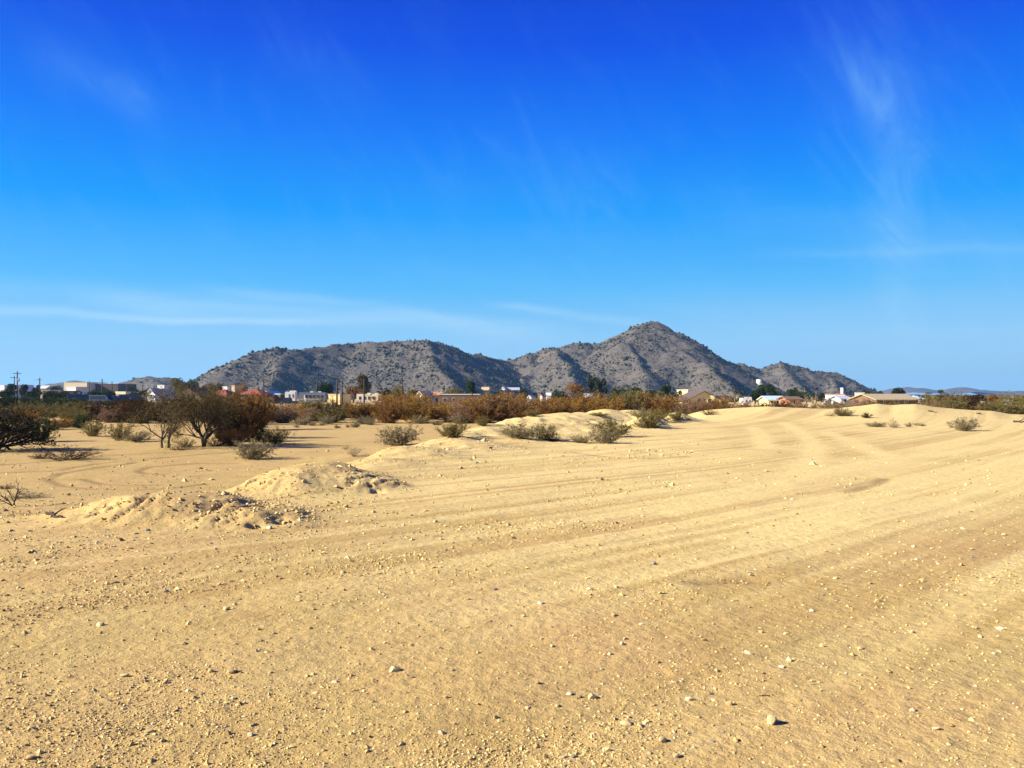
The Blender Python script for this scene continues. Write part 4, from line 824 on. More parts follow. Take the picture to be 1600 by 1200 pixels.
house('cream gabled house under red tiles, leftmost of the red-roofed houses', 287, 331, 621, 607.5, 215, 12, 'gable_front', M_CREAM, M_REDROOF, [(.2, .36, 1.2, 2.4), (.62, .78, 1.2, 2.4)], (.45, .55, 2.1))
house('low red-tiled house between the cream gabled house and the largest red roof', 333, 368, 617, 608, 240, 12, 'hip', M_TAN, M_REDROOF, [(.2, .4, 1, 2.2), (.6, .8, 1, 2.2)], None, chimney=None)
house('large hip-roofed red-tiled house with dark brown walls', 380, 419, 616, 607.5, 225, 11, 'hip', M_BROWN, M_REDROOF, [(.15, .3, 1, 2.2), (.6, .8, 1, 2.2)], (.42, .52, 2.1))
house('small tan rooftop block behind the middle red roof', 367, 372.5, 609, 602.5, 300, 4, 'flat', M_TAN, M_TAN, (), None, 'block_building', 'building')
house('small white and green block behind the middle red roof', 353, 361, 609, 603.5, 305, 4, 'flat', M_WHITE, M_GREYROOF, (), None, 'block_building', 'building')
house('white gabled outbuilding roof right of the far left car yard', 243, 262, 615, 608, 260, 9, 'gable_front', M_WHITE, M_WHITE, [(.4, .6, 1.2, 2.2)], None, 'outbuilding', 'building')
house('long low grey-roofed shed left of the white gabled outbuilding', 208, 246, 616, 612.5, 265, 6, 'flat', M_BROWN, M_GREYROOF, (), None, 'long_shed', 'shed')
house('bright yellow block building behind the car yard', 192, 211, 616, 612, 230, 6, 'flat', M_YELLOWW, M_WHITE, [(.55, .8, 1.0, 2.2)], None, 'block_building', 'building')
house('white box building on the lower hillside above the red roofs', 250, 263, 605, 601.5, 700, 8, 'flat', M_WHITE, M_WHITE, (), None, 'block_building', 'building')
house('huge cream warehouse with a pale flat roof, far beyond the car yard', 117, 152, 602, 597.5, 620, 30, 'flat', M_CREAM, M_CREAM, (), None, 'warehouse', 'warehouse')
house('long low shaded wing of the cream warehouse', 152, 199, 602, 599.5, 632, 30, 'flat', M_DKROOF_SHADE, M_CREAM, (), None, 'warehouse_wing', 'warehouse')  # shade on the wing's wall is put into its dark colour
house('small white building in front of the cream warehouse', 112, 130, 609, 604.5, 330, 6, 'flat', M_WHITE, M_WHITE, [(.3, .5, 1, 2)], None, 'block_building', 'building')
house('small tan hut with a pitched roof over the car yard', 102, 112, 616, 611.5, 225, 5, 'gable_front', M_TAN, M_TANROOF, (), None, 'hut', 'hut')
house('white flat building left of the tall power poles', 3, 22, 607, 602, 360, 8, 'flat', M_WHITE, M_WHITE, [(.2, .4, 1, 2), (.6, .8, 1, 2)], None, 'block_building', 'building')
house('tiny white house between the tall power poles and the lone pole', 38, 44, 607, 602, 380, 7, 'gable_front', M_WHITE, M_WHITE, (), None, 'house')
house('tiny pale house just right of the lone pole', 66, 79, 607, 603, 390, 7, 'gable_side', M_CREAM, M_WHITE, (), None, 'house')
house('thin white shed roof behind the dark hedge', 74, 88, 612, 609.5, 260, 4, 'flat', M_BROWN, M_WHITE, (), None, 'long_shed', 'shed')
house('white peaked shade canopy left of the black pickup', 417, 434, 616, 612, 235, 5, 'gable_front', M_WHITE, M_WHITE, (), None, 'shade_canopy', 'canopy')
house('flat teal-edged carport roof between the peaked canopy and the white camper', 433, 447, 617.5, 615, 236, 5, 'flat', M_BROWN, M_TEALROOF, (), None, 'carport', 'carport')
house('tan windowless block building behind the twin poles', 521, 541, 630, 615.5, 225, 6, 'flat', M_YELLOWW, M_TAN, (), None, 'block_building', 'building')
house('cream gabled shed beside the orange-roofed house', 655, 673, 619, 612, 235, 7, 'gable_front', M_CREAM, M_CREAM, [(.35, .65, 1.0, 2.0)], None, 'gabled_shed', 'shed')
house('white-walled house with a low orange roof', 671, 692, 617.5, 613.5, 240, 8, 'gable_side', M_WHITE, M_ORROOF, [(.55, .85, .9, 2.2)], None, 'house')
house('long mobile home with a bright white flat roof edge', 686, 750, 619.5, 615.5, 222, 6, 'flat', M_BROWN, M_WHITE, [(.12, .22, 1, 2.2), (.34, .42, 1, 2.2), (.55, .63, 1, 2.2), (.8, .9, 1, 2.2)], (.26, .30, 2.0), 'mobile_home', 'mobile home')
house('small tan flat house on the slope, left of the white hillside house', 753, 766, 608.5, 604.5, 0, 7, 'flat', M_TAN, M_TAN, (), None, 'house', base=at(759.5, 609.5, True))
house('white hillside house with a steep white front', 782, 791, 608, 603.5, 0, 7, 'gable_front', M_WHITE, M_WHITE, (), None, 'house', base=at(786.5, 609.5, True))
house('long pale teal house right of the white hillside house', 790, 812, 609, 605.5, 0, 7, 'gable_side', M_TEALROOF, M_GREYROOF, (), None, 'house', base=at(801, 610, True))
house('white shed, left of the three among the rust scrub', 826, 834, 622, 618.5, 190, 3, 'gable_front', M_WHITE, M_WHITE, (), None, 'shed', 'shed', over=.1)
house('white shed, middle of the three among the rust scrub', 844, 851, 620, 616.5, 195, 3, 'gable_front', M_WHITE, M_ORROOF, (), None, 'shed', 'shed', over=.1)
house('white shed, right of the three among the rust scrub', 853, 861, 618.5, 614.5, 215, 3, 'gable_side', M_WHITE, M_WHITE, (), None, 'shed', 'shed', over=.1)
house('grey-roofed house half hidden right of the eucalyptus pair', 912, 926, 619, 615.5, 280, 7, 'gable_side', M_TAN, M_GREYROOF, (), None, 'house')
house('yellow gabled house with dark eaves', 1060, 1119, 625.5, 612, 190, 14, 'gable_front', M_YELLOWW, M_DKROOF_SHADE, [(.30, .42, 1.1, 2.2), (.60, .70, 1.1, 2.2)], (.47, .53, 2.1))
house('pale yellow garage wing right of the yellow gabled house', 1100, 1118, 624, 618, 186, 6, 'flat', M_YELLOWW, M_YELLOWW, (), None, 'garage', 'garage')
house('dark brown side of the yellow gabled house, right of the pale garage', 1118, 1134, 624, 618, 188, 6, 'flat', M_BROWN, M_DKROOF_SHADE, (), None, 'carport', 'carport')  # dark block modelling the dark side of the yellow house
house('long tan flat building behind the yellow gabled house', 1059, 1076, 611, 608.5, 330, 6, 'flat', M_CREAM, M_CREAM, (), None, 'block_building', 'building')
house('low house with a turquoise metal roof', 1190, 1223, 625, 619.5, 205, 8, 'gable_side', M_YELLOWW, M_TEALROOF, [(.1, .25, .9, 2), (.45, .6, .9, 2)], (.8, .88, 2.1))
house('orange brick house with a low dark roof', 1221, 1247, 624, 620.5, 195, 7, 'gable_side', M_BRICK, M_BROWN, [(.35, .55, .8, 2.0)], None)
house('white gabled house with a grey metal lean-to', 1287, 1303, 627, 621.5, 205, 8, 'gable_front', M_WHITE, M_GREYROOF, [(.3, .45, 1, 2.1)], (.55, .68, 2.0))
house('grey metal-roofed wing right of the white gabled house', 1303, 1322, 623, 619, 207, 7, 'gable_side', M_WHITE, M_GREYROOF, [(.3, .6, 1, 2.1)], None, 'house_wing', 'house')
house('flat pinkish white building behind the white gabled house', 1291, 1318, 619, 615.5, 300, 7, 'flat', M_WHITE, M_ORROOF, [(.3, .5, 1.0, 2.2)], None, 'block_building', 'building', chimney=(.80, .9, 5.6))
house('small white flat building left of the tan roof', 1337, 1349, 617, 613.5, 330, 6, 'flat', M_WHITE, M_WHITE, (), None, 'block_building', 'building')
house('large brown house under a broad tan shingle roof', 1343, 1417, 624.5, 616.5, 185, 11, 'gable_side', M_BROWN, M_TANROOF, [(.16, .20, .6, 2.1), (.40, .52, 1, 2.2), (.66, .76, 1, 2.2)], (.22, .26, 2.1), yaw=.12)
house('house with a pale metal roof right of the tan-roofed house', 1418, 1438, 625, 618, 205, 9, 'hip', M_WHITE, M_TEALROOF, [(.25, .45, 1, 2), (.6, .8, 1, 2)], None)
house('white distant building between the two brown trees', 1536, 1543, 630, 627, 160, 4, 'flat', M_WHITE, M_WHITE, (), None, 'block_building', 'building')
house('pale teal-roofed building left of the edge tree', 1562, 1578, 630.5, 625, 165, 5, 'gable_side', M_WHITE, M_TEALROOF, (), None, 'house')
# round tanks
def tank(px, top, base_row, wpx, lab, far=False, name='water_tank', d=None):
    p = at(px, base_row, far) if d is None else on(px, d); k = p.y / F; H = pyz(top, p.y) - p.z; R = wpx * k / 2; t = thing(name, lab, 'water tank', p)
    MB().cyl((0, 0, -2), (0, 0, H), R, R, 28).build('shell', M_WHITE, t); MB().cyl((0, 0, H), (0, 0, H + R * .14), R * 1.02, .3, 28).build('roof', M_WHITE, t)
    if far: MB().cyl((0, 0, -3), (0, 0, .12), R * 1.7, R * 1.5, 28).build('pad', M_TAN, t)
tank(1186, 593, 599.5, 8.5, 'white round water tank on the foothill', True)
tank(912, 622, 0, 6.5, 'small round white tank poking out of the scrub belt', False, 'storage_tank', 130)

# ------------------------------------------------------------------ poles
def pole(px, top, d, lab, arm=True, w_=.17, xf=False):
    p = on(px, d); h = pyz(top, d) - p.z; t = thing('utility_pole', lab, 'utility pole', p, random.uniform(-.4, .4), 'utility poles by the village')
    MB().cyl((0, 0, -.3), (0, 0, h), w_ * 1.15, w_ * .75, 8).build('shaft', M_POLE, t)
    if arm:
        MB().box(-1.15, 1.15, -.29, -.17, h - .75, h - .58).build('crossarm', M_POLE, t)
        for x in (-1.0, -.45, .45, 1.0): MB().cyl((x, -.23, h - .58), (x, -.23, h - .40), .05, .04, 6).build('insulator', M_CHROME, t)
    if xf: MB().cyl((.38, 0, h - 3.2), (.38, 0, h - 2.2), .28, .28, 10).build('transformer', M_GREYROOF, t)
for a in [(27, 580, 255, 'tallest pole, with a crossarm, over the dark hedge', True, .2, True), (22.5, 587, 270, 'shorter pole just left of the tallest pole', True, .16), (62, 590, 258, 'lone pole above the dark hedge', True, .18),
          (139.5, 595, 380, 'thin pole standing against the cream warehouse', False), (159.5, 592, 262, 'dark pole in front of the warehouse, mid length of its roof', False, .2), (175, 596, 280, 'pole before the shaded warehouse wing', False), (198, 600, 300, 'short pole at the right end of the warehouse wing', False), (223, 596, 300, 'pole against the small rounded hill', False),
          (412, 590, 245, 'pole beside the largest red roof', True, .2), (458, 599, 270, 'thin pole behind the white camper', False), (495, 594, 240, 'pole in front of the long grey trailer', False, .19), (526.5, 592.5, 200, 'left of the twin poles by the tan block building', False, .2), (534.5, 591, 215, 'right of the twin poles by the tan block building', False, .18),
          (569, 592, 205, 'pole in front of the cream motorhome', False, .2), (628.5, 588, 255, 'pole above the rust scrub belt, right of the motorhome', True, .17), (1502.5, 611, 250, 'thin pole right of the lone palm', False, .15), (1584.5, 614, 230, 'thin pole beside the edge tree', False, .14), (1147.5, 604, 300, 'thin pole behind the dark palm', False, .15)]: pole(*a)

# ------------------------------------------------------------------ vehicles
def wheels(t, xs, hw, r):
    for x in xs:
        for s in (-1, 1):
            ty = MB().cyl((x, s * hw - s * .2, r), (x, s * hw, r), r, r, 14).build('wheel', M_RUBBER, t); MB().cyl((x, s * hw, r), (x, s * (hw + .02), r), r * .55, r * .5, 10).build('rim', M_CHROME, ty)
def vehicle(kind, px, d, yaw, paint, lab, cat, L=4.7, Wd=1.8, H=1.6, group='vehicles in the yard'):
    p = on(px, d); t = thing(kind, lab, cat, p, yaw, group); h = Wd / 2
    if kind == 'parked_van':
        prof = [(-.5 * L, .35), (.5 * L, .35), (.5 * L, .95), (.40 * L, 1.05), (.26 * L, H - .05), (.20 * L, H), (-.48 * L, H), (-.5 * L, H - .15)]
        gl = [(.375 * L, 1.12), (.265 * L, H - .12), (.255 * L, H - .12), (.365 * L, 1.10)]; side = (-.45 * L, .24 * L, 1.15, H - .2)
    elif kind == 'pickup_truck':
        prof = [(-.5 * L, .45), (.5 * L, .45), (.5 * L, .98), (.46 * L, 1.08), (.20 * L, 1.14), (.09 * L, H - .03), (.02 * L, H), (-.14 * L, H), (-.19 * L, 1.12), (-.5 * L, 1.10)]
        gl = [(.195 * L, 1.18), (.10 * L, H - .06), (.085 * L, H - .06), (.18 * L, 1.16)]; side = (-.13 * L, .08 * L, 1.16, H - .1)
    else:
        prof = [(-.5 * L, .35), (.5 * L, .35), (.5 * L, .72), (.45 * L, .86), (.22 * L, .95), (.07 * L, H - .03), (0, H), (-.26 * L, H - .04), (-.42 * L, 1.02), (-.5 * L, .95)]
        gl = [(.215 * L, .99), (.08 * L, H - .08), (.065 * L, H - .08), (.20 * L, .97)]; side = (-.30 * L, .10 * L, 1.0, H - .14)
    b = MB(); n = len(prof)                                       # body tapers in above the beltline
    ring = []
    for y, k in ((-h, 0), (-h + .06, 1), (h - .06, 1), (h, 0)):
        for x, z in prof:
            ins = .14 * max(0, (z - .95)) if k == 0 else 0; e = 0.0 if k == 0 else 0.0
            ring.append((x * (.985 if k == 0 else 1), y * (1 - ins) if k == 0 else y * (1 - .14 * max(0, z - .95)), z))
    fs = [tuple(range(n)), tuple(range(4 * n - 1, 3 * n - 1, -1))]
    for q in range(3): fs += [(q * n + i, q * n + n + i, q * n + n + (i + 1) % n, q * n + (i + 1) % n) for i in range(n)]
    b.add(ring, fs); b.build('body', paint, t)
    MB().prism(gl, -h * .84, h * .84).build('windscreen', M_GLASS, t)
    x0, x1, z0, z1 = side; q = .14 * (z1 - .95)
    for s in (-1, 1):
        yy0 = s * h * (1 - .14 * (z0 - .95)) * 1.004; yy1 = s * h * (1 - q) * 1.004
        pts = [(x0, yy0, z0), (x1 * 1.0 + .25, yy0, z0), (x1, yy1, z1), (x0 + .15, yy1, z1)]; pts += [(x, y - s * .03, z) for x, y, z in pts]
        MB().add(pts, [(0, 1, 2, 3), (7, 6, 5, 4), (0, 4, 5, 1), (1, 5, 6, 2), (2, 6, 7, 3), (3, 7, 4, 0)]).build('side_window', M_GLASS, t)
    wheels(t, (-.31 * L, .31 * L), h, .34)
    for s in (-1, 1):
        MB().box(.495 * L, .507 * L, s * h * .8 - .12, s * h * .8 + .12, .68, .84).build('headlight', M_CHROME, t); MB().box(-.507 * L, -.495 * L, s * h * .85 - .08, s * h * .85 + .08, .7, .9).build('tail_light', M_BRICK, t)
    MB().box(.49 * L, .515 * L, -h * .95, h * .95, .36, .52).build('bumper', M_CHROME, t); return t
for a in [('parked_van', 128, 178, .25, M_NAVY, 'navy van in the yard, right of the dark hedge', 'van', 5.2, 1.95, 2.1), ('parked_car', 146, 182, .2, M_BLACK, 'black car right of the navy van', 'car', 4.6, 1.8, 1.5), ('parked_van', 160, 176, -.1, M_NAVY, 'dark van with a bright windscreen in the yard', 'van', 5.0, 1.95, 2.0),
          ('pickup_truck', 180, 180, .1, M_NAVY, 'far left pickup, navy, in the yard before the yellow building', 'pickup truck', 5.4, 1.95, 1.9), ('parked_car', 198, 176, .3, M_BLACK, 'black car at the right end of the yard', 'car', 4.6, 1.85, 1.6), ('parked_car', 112, 184, .1, M_NAVY, 'navy car half hidden by the dark hedge', 'car', 4.5, 1.8, 1.5),
          ('parked_car', 139, 196, 0, M_GREYROOF, 'grey car behind the black car and navy van', 'car', 4.6, 1.8, 1.6), ('parked_van', 206, 192, .15, M_BLACK, 'black van behind the car at the right end of the yard', 'van', 5.2, 1.95, 2.2), ('parked_car', 170, 198, .05, M_WHITE, 'white car at the back of the yard, between two dark vans', 'car', 4.6, 1.8, 1.6)]: vehicle(*a)
vehicle('pickup_truck', 449, 205, 3.14, M_BLACK, 'black pickup parked below the white camper', 'pickup truck', 5.6, 2.0, 1.95, 'vehicles by the trailers')
def camper(kind, px, d, top, L, lab, body, front=1, group='vehicles by the trailers', cat='camper', wins=4, yaw=0.0):
    p = on(px, d); H = pyz(top, d) - p.z; Wd = 2.4; h = Wd / 2; t = thing(kind, lab, cat, p, yaw, group); f = front; z0 = .55
    if kind == 'motorhome':
        prof = [(-.5 * L, z0), (.5 * L, z0), (.5 * L, 1.25), (.455 * L, H - .12), (.44 * L, H), (-.49 * L, H), (-.5 * L, H - .12)]
    else:
        prof = [(-.5 * L, z0), (.42 * L, z0), (.5 * L, 1.2), (.5 * L, H - .35), (.46 * L, H), (-.48 * L, H), (-.5 * L, H - .1)]
    prof = [(x * f, z) for x, z in prof]; prof = prof if f > 0 else prof[::-1]
    MB().prism(prof, -h, h).build('body', body, t); y = -h
    for i in range(wins):
        xc = (-.42 + .72 * (i + .35) / wins) * L * f; ww = L * .045; m = MB(); m.box(xc - ww - .05, xc + ww + .05, y - .05, y + .01, H * .52, H * .80); w_ = m.build('window', M_CHROME, t); MB().box(xc - ww, xc + ww, y - .07, y + .0, H * .54, H * .78).build('pane', M_GLASS, w_)
    MB().box(-.30 * L, -.30 * L + .7, y - .04, y + .01, z0 + .1, z0 + 2.0).build('door', M_WHITE, t)
    MB().box(-.46 * L, .40 * L, y - .015, y + .01, H * .40, H * .44).build('stripe', M_TAN, t)
    if kind == 'motorhome':
        xa, xb = .485 * L * f, .458 * L * f
        q = [(xa + .03 * f, 1.45), (xb + .03 * f, H - .35), (xb - .02 * f, H - .35), (xa - .02 * f, 1.45)]; MB().prism(q if f > 0 else q[::-1], -h * .93, h * .93).build('windscreen', M_GLASS, t)
        MB().box(min(.36 * L * f, .44 * L * f), max(.36 * L * f, .44 * L * f), y - .06, y + .01, 1.5, H - .4).build('side_window', M_GLASS, t)
        MB().box(.5 * L * f - .05, .5 * L * f + .12, -h * .95, h * .95, .5, .75).build('bumper', M_CHROME, t)
    for x in (-.1 * L, .2 * L): MB().box(x, x + .9, -.4, .4, H, H + .28).build('roof_unit', M_WHITE, t)
    wheels(t, (-.28 * L, -.19 * L) if kind != 'motorhome' else (-.27 * L, .31 * L), h * .98, .40); return t
camper('motorhome', 578, 225, 615.5, 6.8, 'cream motorhome with a dark windscreen behind the pole', M_CREAM, 1, cat='motorhome')
camper('travel_trailer', 489, 232, 613, 7.4, 'long pale grey trailer left of the tan block building', plain('trailer_skin', (.13, .145, .155), .45, var=.15), -1, cat='trailer', wins=5)
camper('camper_box', 455, 222, 612, 2.7, 'tall white camper with one dark window above the black pickup', M_WHITE, -1, cat='camper', wins=2)
camper('travel_trailer', 1165, 205, 622, 2.4, 'low white camper shell between the palms and the round tree', M_WHITE, -1, cat='trailer', wins=2)

# ------------------------------------------------------------------ stones
def stone_mesh(seed, flat):
    rg = np.random.default_rng(seed); import bmesh
    bm = bmesh.new(); bmesh.ops.create_icosphere(bm, subdivisions=2, radius=1)
    pl = [(lambda v: v / np.linalg.norm(v))(rg.normal(0, 1, 3)) for _ in range(9)]; off = rg.uniform(.55, .9, 9); sc = np.array([rg.uniform(.8, 1.2), rg.uniform(.65, 1.0), flat * rg.uniform(.8, 1.15)])
    for v in bm.verts:
        c = np.array(v.co)
        for n_, o_ in zip(pl, off):
            q = c @ n_
            if q > o_: c = c - n_ * (q - o_)
        c = c * (1 + .05 * rg.normal()) * sc; v.co = Vector(c)
    me = bpy.data.meshes.new('stone'); bm.to_mesh(me); bm.free(); return me
STONES = [stone_mesh(900 + i, f) for i, f in enumerate((.75, .6, .85, .45, .7, .55, .8, .65, .5, .72))]
S_PALE = stone_mat('pale_stone', (.70, .53, .24)); S_TAN = stone_mat('tan_stone', (.58, .40, .16)); S_CREAM = stone_mat('cream_stone', (.80, .66, .36)); S_GREY = stone_mat('grey_stone', (.30, .27, .22))
SM = {'pale': S_PALE, 'tan': S_TAN, 'cream': S_CREAM, 'grey': S_GREY}
def stone(px, py, wpx, tone, lab, k, nm='stone'):
    p = at(px, py); s = wpx * p.y / F / 2; me = STONES[k % len(STONES)]
    o = bpy.data.objects.new(nm, me); col.objects.link(o)
    if len(me.materials) == 0: me.materials.append(S_TAN)
    o.material_slots[0].link = 'OBJECT'; o.material_slots[0].material = SM[tone]
    o.scale = (s * 1.1, s, s); o.rotation_euler = (random.uniform(-.2, .2), random.uniform(-.2, .2), random.uniform(0, 6.28)); o.location = p + Vector((0, s * .4, s * random.uniform(.05, .38)))
    tag(o, lab, 'stone', 'loose stones on the dirt'); return p
BIGS = [  # px, row, width px, tone, phrase: the stones one would point at first
 (328, 1051, 15, 'tan', 'chunky tan stone left of the one with the black shadow'), (360, 1052, 20, 'tan', 'chunky tan stone with a black shadow beside another chunk'), (617, 1049, 19, 'pale', 'smooth pale stone alone right of the chunky pair'),
 (193, 1058, 15, 'pale', 'flat pale stone left of the chunky pair'), (155, 978, 14, 'pale', 'flat pale stone high in a gravelly streak near the photo edge'), (46, 1187, 18, 'tan', 'upright tan stone with a dark shadow in the bottom corner'),
 (48, 1141, 13, 'pale', 'pale stone above the upright corner stone'), (233, 1145, 13, 'pale', 'pale round stone with a sharp shadow below the flat pale one'), (390, 1151, 15, 'cream', 'cream angular stone below the chunky pair'), (445, 1141, 11, 'tan', 'tan stone just right of the cream angular stone'),
 (774, 1123, 14, 'pale', 'wide pale stone with a shadow near the bottom middle'), (890, 1086, 14, 'cream', 'bright cream stone, left one of a close pair'), (926, 1092, 15, 'pale', 'pale flat stone, right one of a close pair'), (1000, 1136, 16, 'pale', 'pale stone with a long black shadow in a gravel patch'),
 (978, 1133, 16, 'pale', 'flat pale slab left of the stone with the long black shadow'), (1077, 1095, 14, 'cream', 'cream stone with a dark shadow right of the gravel patch'), (1140, 1102, 12, 'tan', 'tan leaning stone right of the cream one'), (1170, 1022, 15, 'cream', 'smooth cream stone alone on a bare dusty stretch'),
 (1270, 956, 13, 'cream', 'flat cream stone on the upper dusty stretch'), (1425, 989, 12, 'cream', 'round cream stone far right on the dusty stretch'), (1150, 1159, 14, 'tan', 'tan stone low in the gravel patch'), (1400, 1191, 18, 'tan', 'large tan stone at the bottom edge with a brown shadow'),
 (1207, 1131, 22, 'pale', 'flat half-buried pale lump on the bare dirt'), (1465, 1141, 15, 'cream', 'flat half-buried cream stone low on the bare dirt'), (1427, 1111, 10, 'cream', 'small cream stone above the flat half-buried cream stone'), (1520, 1116, 10, 'tan', 'small tan stone nearest the photo edge, low on the bare dirt'),
 (845, 944, 11, 'cream', 'cream stone beside a gravel streak in the middle'), (921, 922, 10, 'cream', 'cream stone above the gravel streak in the middle'), (1429, 855, 11, 'cream', 'bright cream stone on the far dusty road'), (730, 937, 11, 'tan', 'tan stone left of the middle gravel streak'),
 (579, 1016, 13, 'tan', 'tan stone above the smooth pale stone'), (420, 826, 12, 'cream', 'cream clod at the foot of the nearest mound\'s dark scarp'), (540, 793, 10, 'pale', 'pale clod right of the nearest mound'), (745, 724, 8, 'grey', 'lone grey stone on the dirt beyond the mounds'),
 (1035, 1159, 14, 'pale', 'pale stone with a dark shadow below the flat slab'), (1057, 1184, 14, 'pale', 'pale stone near the bottom edge under the gravel patch')]
MINORS = [(774, 922, 10), (641, 1009, 10), (523, 1067, 13), (75, 1163, 12), (690, 1147, 11), (735, 1187, 11), (380, 1121, 9), (235, 1191, 12), (710, 1132, 9), (352, 953, 10), (28, 920, 9), (302, 1092, 10), (257, 1068, 10), (367, 1007, 8),
 (1372, 940, 8), (1505, 930, 9), (1190, 989, 11), (1100, 1001, 11), (1345, 1015, 11), (1345, 1056, 8), (1402, 1018, 8), (1222, 1043, 9), (940, 1047, 10), (840, 1069, 11), (871, 1104, 9), (1092, 1122, 9), (1010, 1187, 11), (895, 1184, 11), (1118, 1077, 9), (824, 1107, 8), (1287, 931, 7),
 (1519, 859, 8), (1519, 872, 7), (1379, 870, 7), (1199, 887, 8), (935, 853, 9), (1147, 857, 8), (1022, 882, 8), (200, 858, 10), (230, 830, 9), (236, 850, 7), (325, 840, 8), (562, 789, 8), (605, 803, 8), (680, 816, 9), (655, 767, 7), (630, 821, 8), (700, 703, 7), (330, 850, 6), (150, 850, 6)]
rs = random.Random(21)
for _ in range(185):       # the next size down, scattered where the photo is stony
    while True:
        px, py = rs.uniform(-10, 1610), 830 + 370 * rs.random() ** .8
        dens = .25 + .55 * (0.5 + 0.5 * math.sin((px * .35 + py * 1.7) / 60)) + (.6 if 850 < px < 1160 and py > 1040 else 0) + (.3 if px < 520 and py > 1080 else 0) - (.35 if px > 1180 and py > 1040 else 0)
        if rs.random() < dens: break
    MINORS.append((px, py, rs.uniform(5, 8.5)))
for i, (px, py, wpx, tone, lab) in enumerate(BIGS): stone(px, py, wpx * .95, tone, lab, i)
used_lab = {}
rows = []
for i, (px, py, wpx) in enumerate(MINORS):
    bx = min(BIGS, key=lambda b: math.hypot((b[0] - px) * .8, (b[1] - py) * 1.3)); dx, dy = px - bx[0], py - bx[1]
    side = ('right of' if dx > 0 else 'left of') if abs(dx) > 1.5 * abs(dy) else ('below' if dy > 0 else 'above'); rows.append((math.hypot(dx, dy), px, py, wpx, side, bx))
rows.sort(key=lambda r: r[0])
TRIM = {}
for b in BIGS:
    wds = b[4].split(); TRIM[b[4]] = ' '.join(wds[:8])
    while TRIM[b[4]].split()[-1] in ('a', 'the', 'of', 'in', 'with', 'on', 'near', 'left', 'right', 'beside', 'one', 'far', 'high', 'alone', 'low', 'at', 'another', 'black', 'long', 'dark', 'close', 'gravel', 'dusty', 'bottom', 'photo', 'bare', 'upper', 'sharp', 'brown', 'flat', 'just', 'gravelly', 'middle', "mound's"):
        TRIM[b[4]] = ' '.join(TRIM[b[4]].split()[:-1])
seen_t = {}
for b in BIGS: seen_t.setdefault(TRIM[b[4]], []).append(b[4])
for k_, v_ in seen_t.items():
    if len(v_) > 1:
        for s_ in v_: TRIM[s_] = ' '.join(s_.split()[:11])
for i, (dist, px, py, wpx, side, bx) in enumerate(rows):
    key = (side, bx[4]); used_lab[key] = used_lab.get(key, 0) + 1; n = used_lab[key] - 1; tone = rs.choice(['pale', 'tan', 'tan', 'pale', 'cream', 'tan', 'grey'])
    lab = f'{ORD[n] if n < 9 else "outlying"} small {tone} stone {side} the {TRIM[bx[4]]}'
    stone(px, py, wpx, tone, lab, i + 3)
# small scrap of white litter and lying sticks
p = at(1562, 983); o = MB().add([(-.06, -.02, .004), (.05, -.03, .03), (.065, .03, .012), (-.03, .035, .026), (.0, 0, .05), (-.06, -.02, 0), (.05, -.03, .022), (.065, .03, .004), (-.03, .035, .018), (0, 0, .044)],
                         [(0, 1, 4), (1, 2, 4), (2, 3, 4), (3, 0, 4), (6, 5, 9), (7, 6, 9), (8, 7, 9), (5, 8, 9)]).build('paper_scrap', M_WHITE); o.scale = (.55, .55, .4); o.location = p; tag(o, 'crumpled white paper scrap on bare dirt near the photo edge', 'litter')
def stick(px0, py0, px1, py1, r, lab):
    a, b = at(px0, py0), at(px1, py1); rg = np.random.default_rng(int(px0)); L = b - a; n = 8
    P = np.array([[*(L * (i / n))] for i in range(n + 1)]) + rg.normal(0, r * .8, (n + 1, 3)) * np.array([1, 1, .4]); P[:, 2] += r
    v, f = tubes([(P, np.linspace(r, r * .5, n + 1)), (P[3:6] + np.linspace(0, 1, 3)[:, None] * np.array([1.2, 2, 1.2]) * r * 3, np.array([r * .5, r * .4, r * .2]))], 5); o = link('fallen_stick', mesh_np('fallen_stick', v, f, None, True), None, M_BARK); o.location = a; tag(o, lab, 'stick', 'sticks lying on the sand')
stick(1449, 642.5, 1464, 645, .05, 'dark stick lying on the berm below the lone palm'); stick(1527, 646.5, 1535, 648, .05, 'short dark stick on the berm below the brown roadside tree'); stick(1583, 660, 1612, 661, .07, 'long dark branch lying on the sand at the photo edge'); stick(1185, 1088, 1203, 1088, .004, 'thin dry twig lying among the near gravel'); stick(75, 805, 95, 811, .03, 'dark stick on the dirt left of the nearest mound')

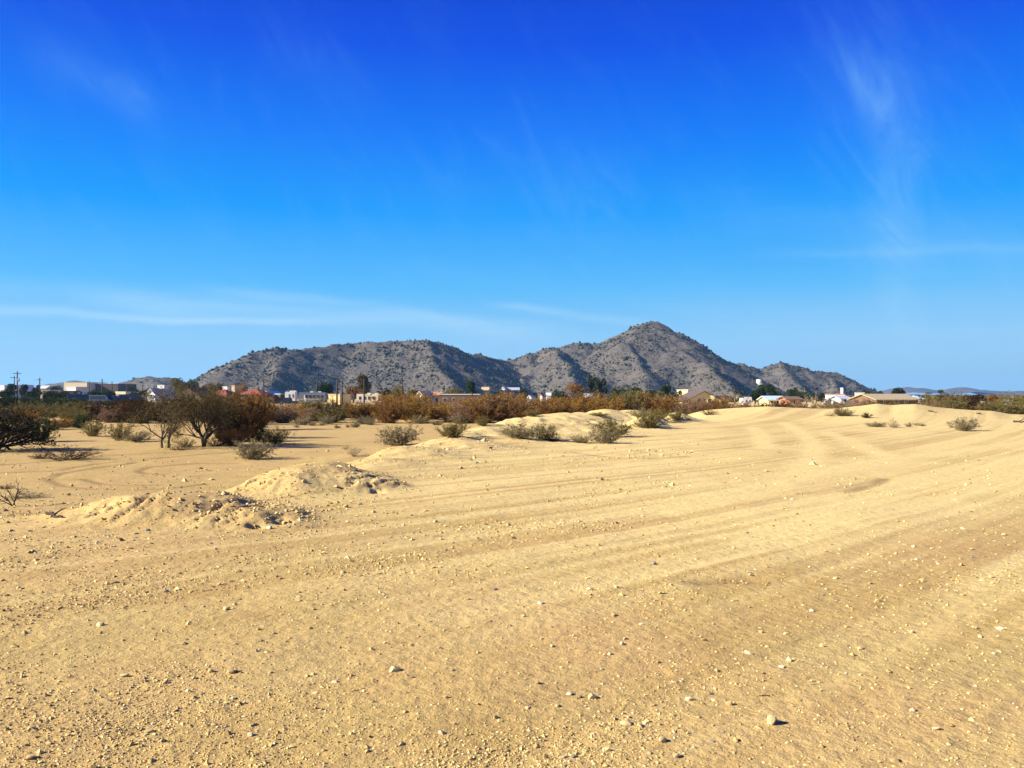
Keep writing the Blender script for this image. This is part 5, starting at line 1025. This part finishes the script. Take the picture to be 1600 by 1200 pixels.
# ------------------------------------------------------------------ gravel
def build_gravel():
    rg = np.random.default_rng(3); n = 150000
    py = HY + 55 + (1215 - HY - 55) * rg.random(n) ** .75; px = rg.uniform(-60, 1660, n)
    d = ZC * F / (py - HY); x = (px - CX) / F * d; y = d
    z, basin, mm, lanes, wv, t, ruts = land(x, y, True)
    clus = np.clip(.13 + 1.15 * fbm(x * .7, y * .7, 3, 61) - .45 * lanes + .35 * np.exp(-((x - 1.2) / 1.1) ** 2 - ((y - 4.9) / .8) ** 2) - .6 * sst(x / y, .08, .35), 0, 1) ** 1.35 * (1 - .8 * ruts)
    clus = np.clip(clus * (1 - .5 * basin) + np.clip(mm / .15, 0, 1) * .16 * (y < 40) + .07 + .35 * np.exp(-((x + 3.6) / 1.6) ** 2 - ((y - 14) / 2.2) ** 2), 0, 1)
    k = rg.random(n) < clus; x, y, z, mm = x[k], y[k], z[k], mm[k]; r = np.hypot(x, y); m = len(x)
    s = .0042 + .010 * rg.random(m) ** 2.5 + (.016 * rg.random(m) * (rg.random(m) < .05)); s = s * np.clip(r / 7, .8, 4.5) + np.clip(mm / .15, 0, 1) * .024 * rg.random(m) ** 3 + .022 * rg.random(m) ** 4 * np.exp(-((x + 3.6) / 1.6) ** 2 - ((y - 14) / 2.2) ** 2)
    V, Fc = lumps(np.stack([x, y, z + s * .15], 1), s, .35, (.45, .85), rg)
    o = link('gravel', mesh_np('gravel', V, Fc, np.repeat(np.clip(rg.normal(.52, .22, m), 0, 1), 6)[:, None].repeat(3, 1)), None, M_GRAVEL); tag(o, 'loose gravel and crumbs scattered over the dirt', None, None, 'stuff')
build_gravel()

# ------------------------------------------------------------------ air
HAZE = 0.7e-4
hz = MB().box(-7200, 7200, -7200, 7200, -12, 152).build('haze', plain('haze_air', (.8, .8, .8))); tag(hz, 'thin bluish desert haze', None, None, 'stuff')
hm = bpy.data.materials.new('haze_volume'); hm.use_nodes = True; ht = hm.node_tree; ht.nodes.clear(); ho = N(ht, 'ShaderNodeOutputMaterial'); pv = N(ht, 'ShaderNodeVolumePrincipled')
pv.inputs['Color'].default_value = (.27, .62, 1.0, 1); pv.inputs['Density'].default_value = HAZE; pv.inputs['Anisotropy'].default_value = .2
ht.links.new(pv.outputs[0], ho.inputs['Volume']); hz.data.materials[0] = hm
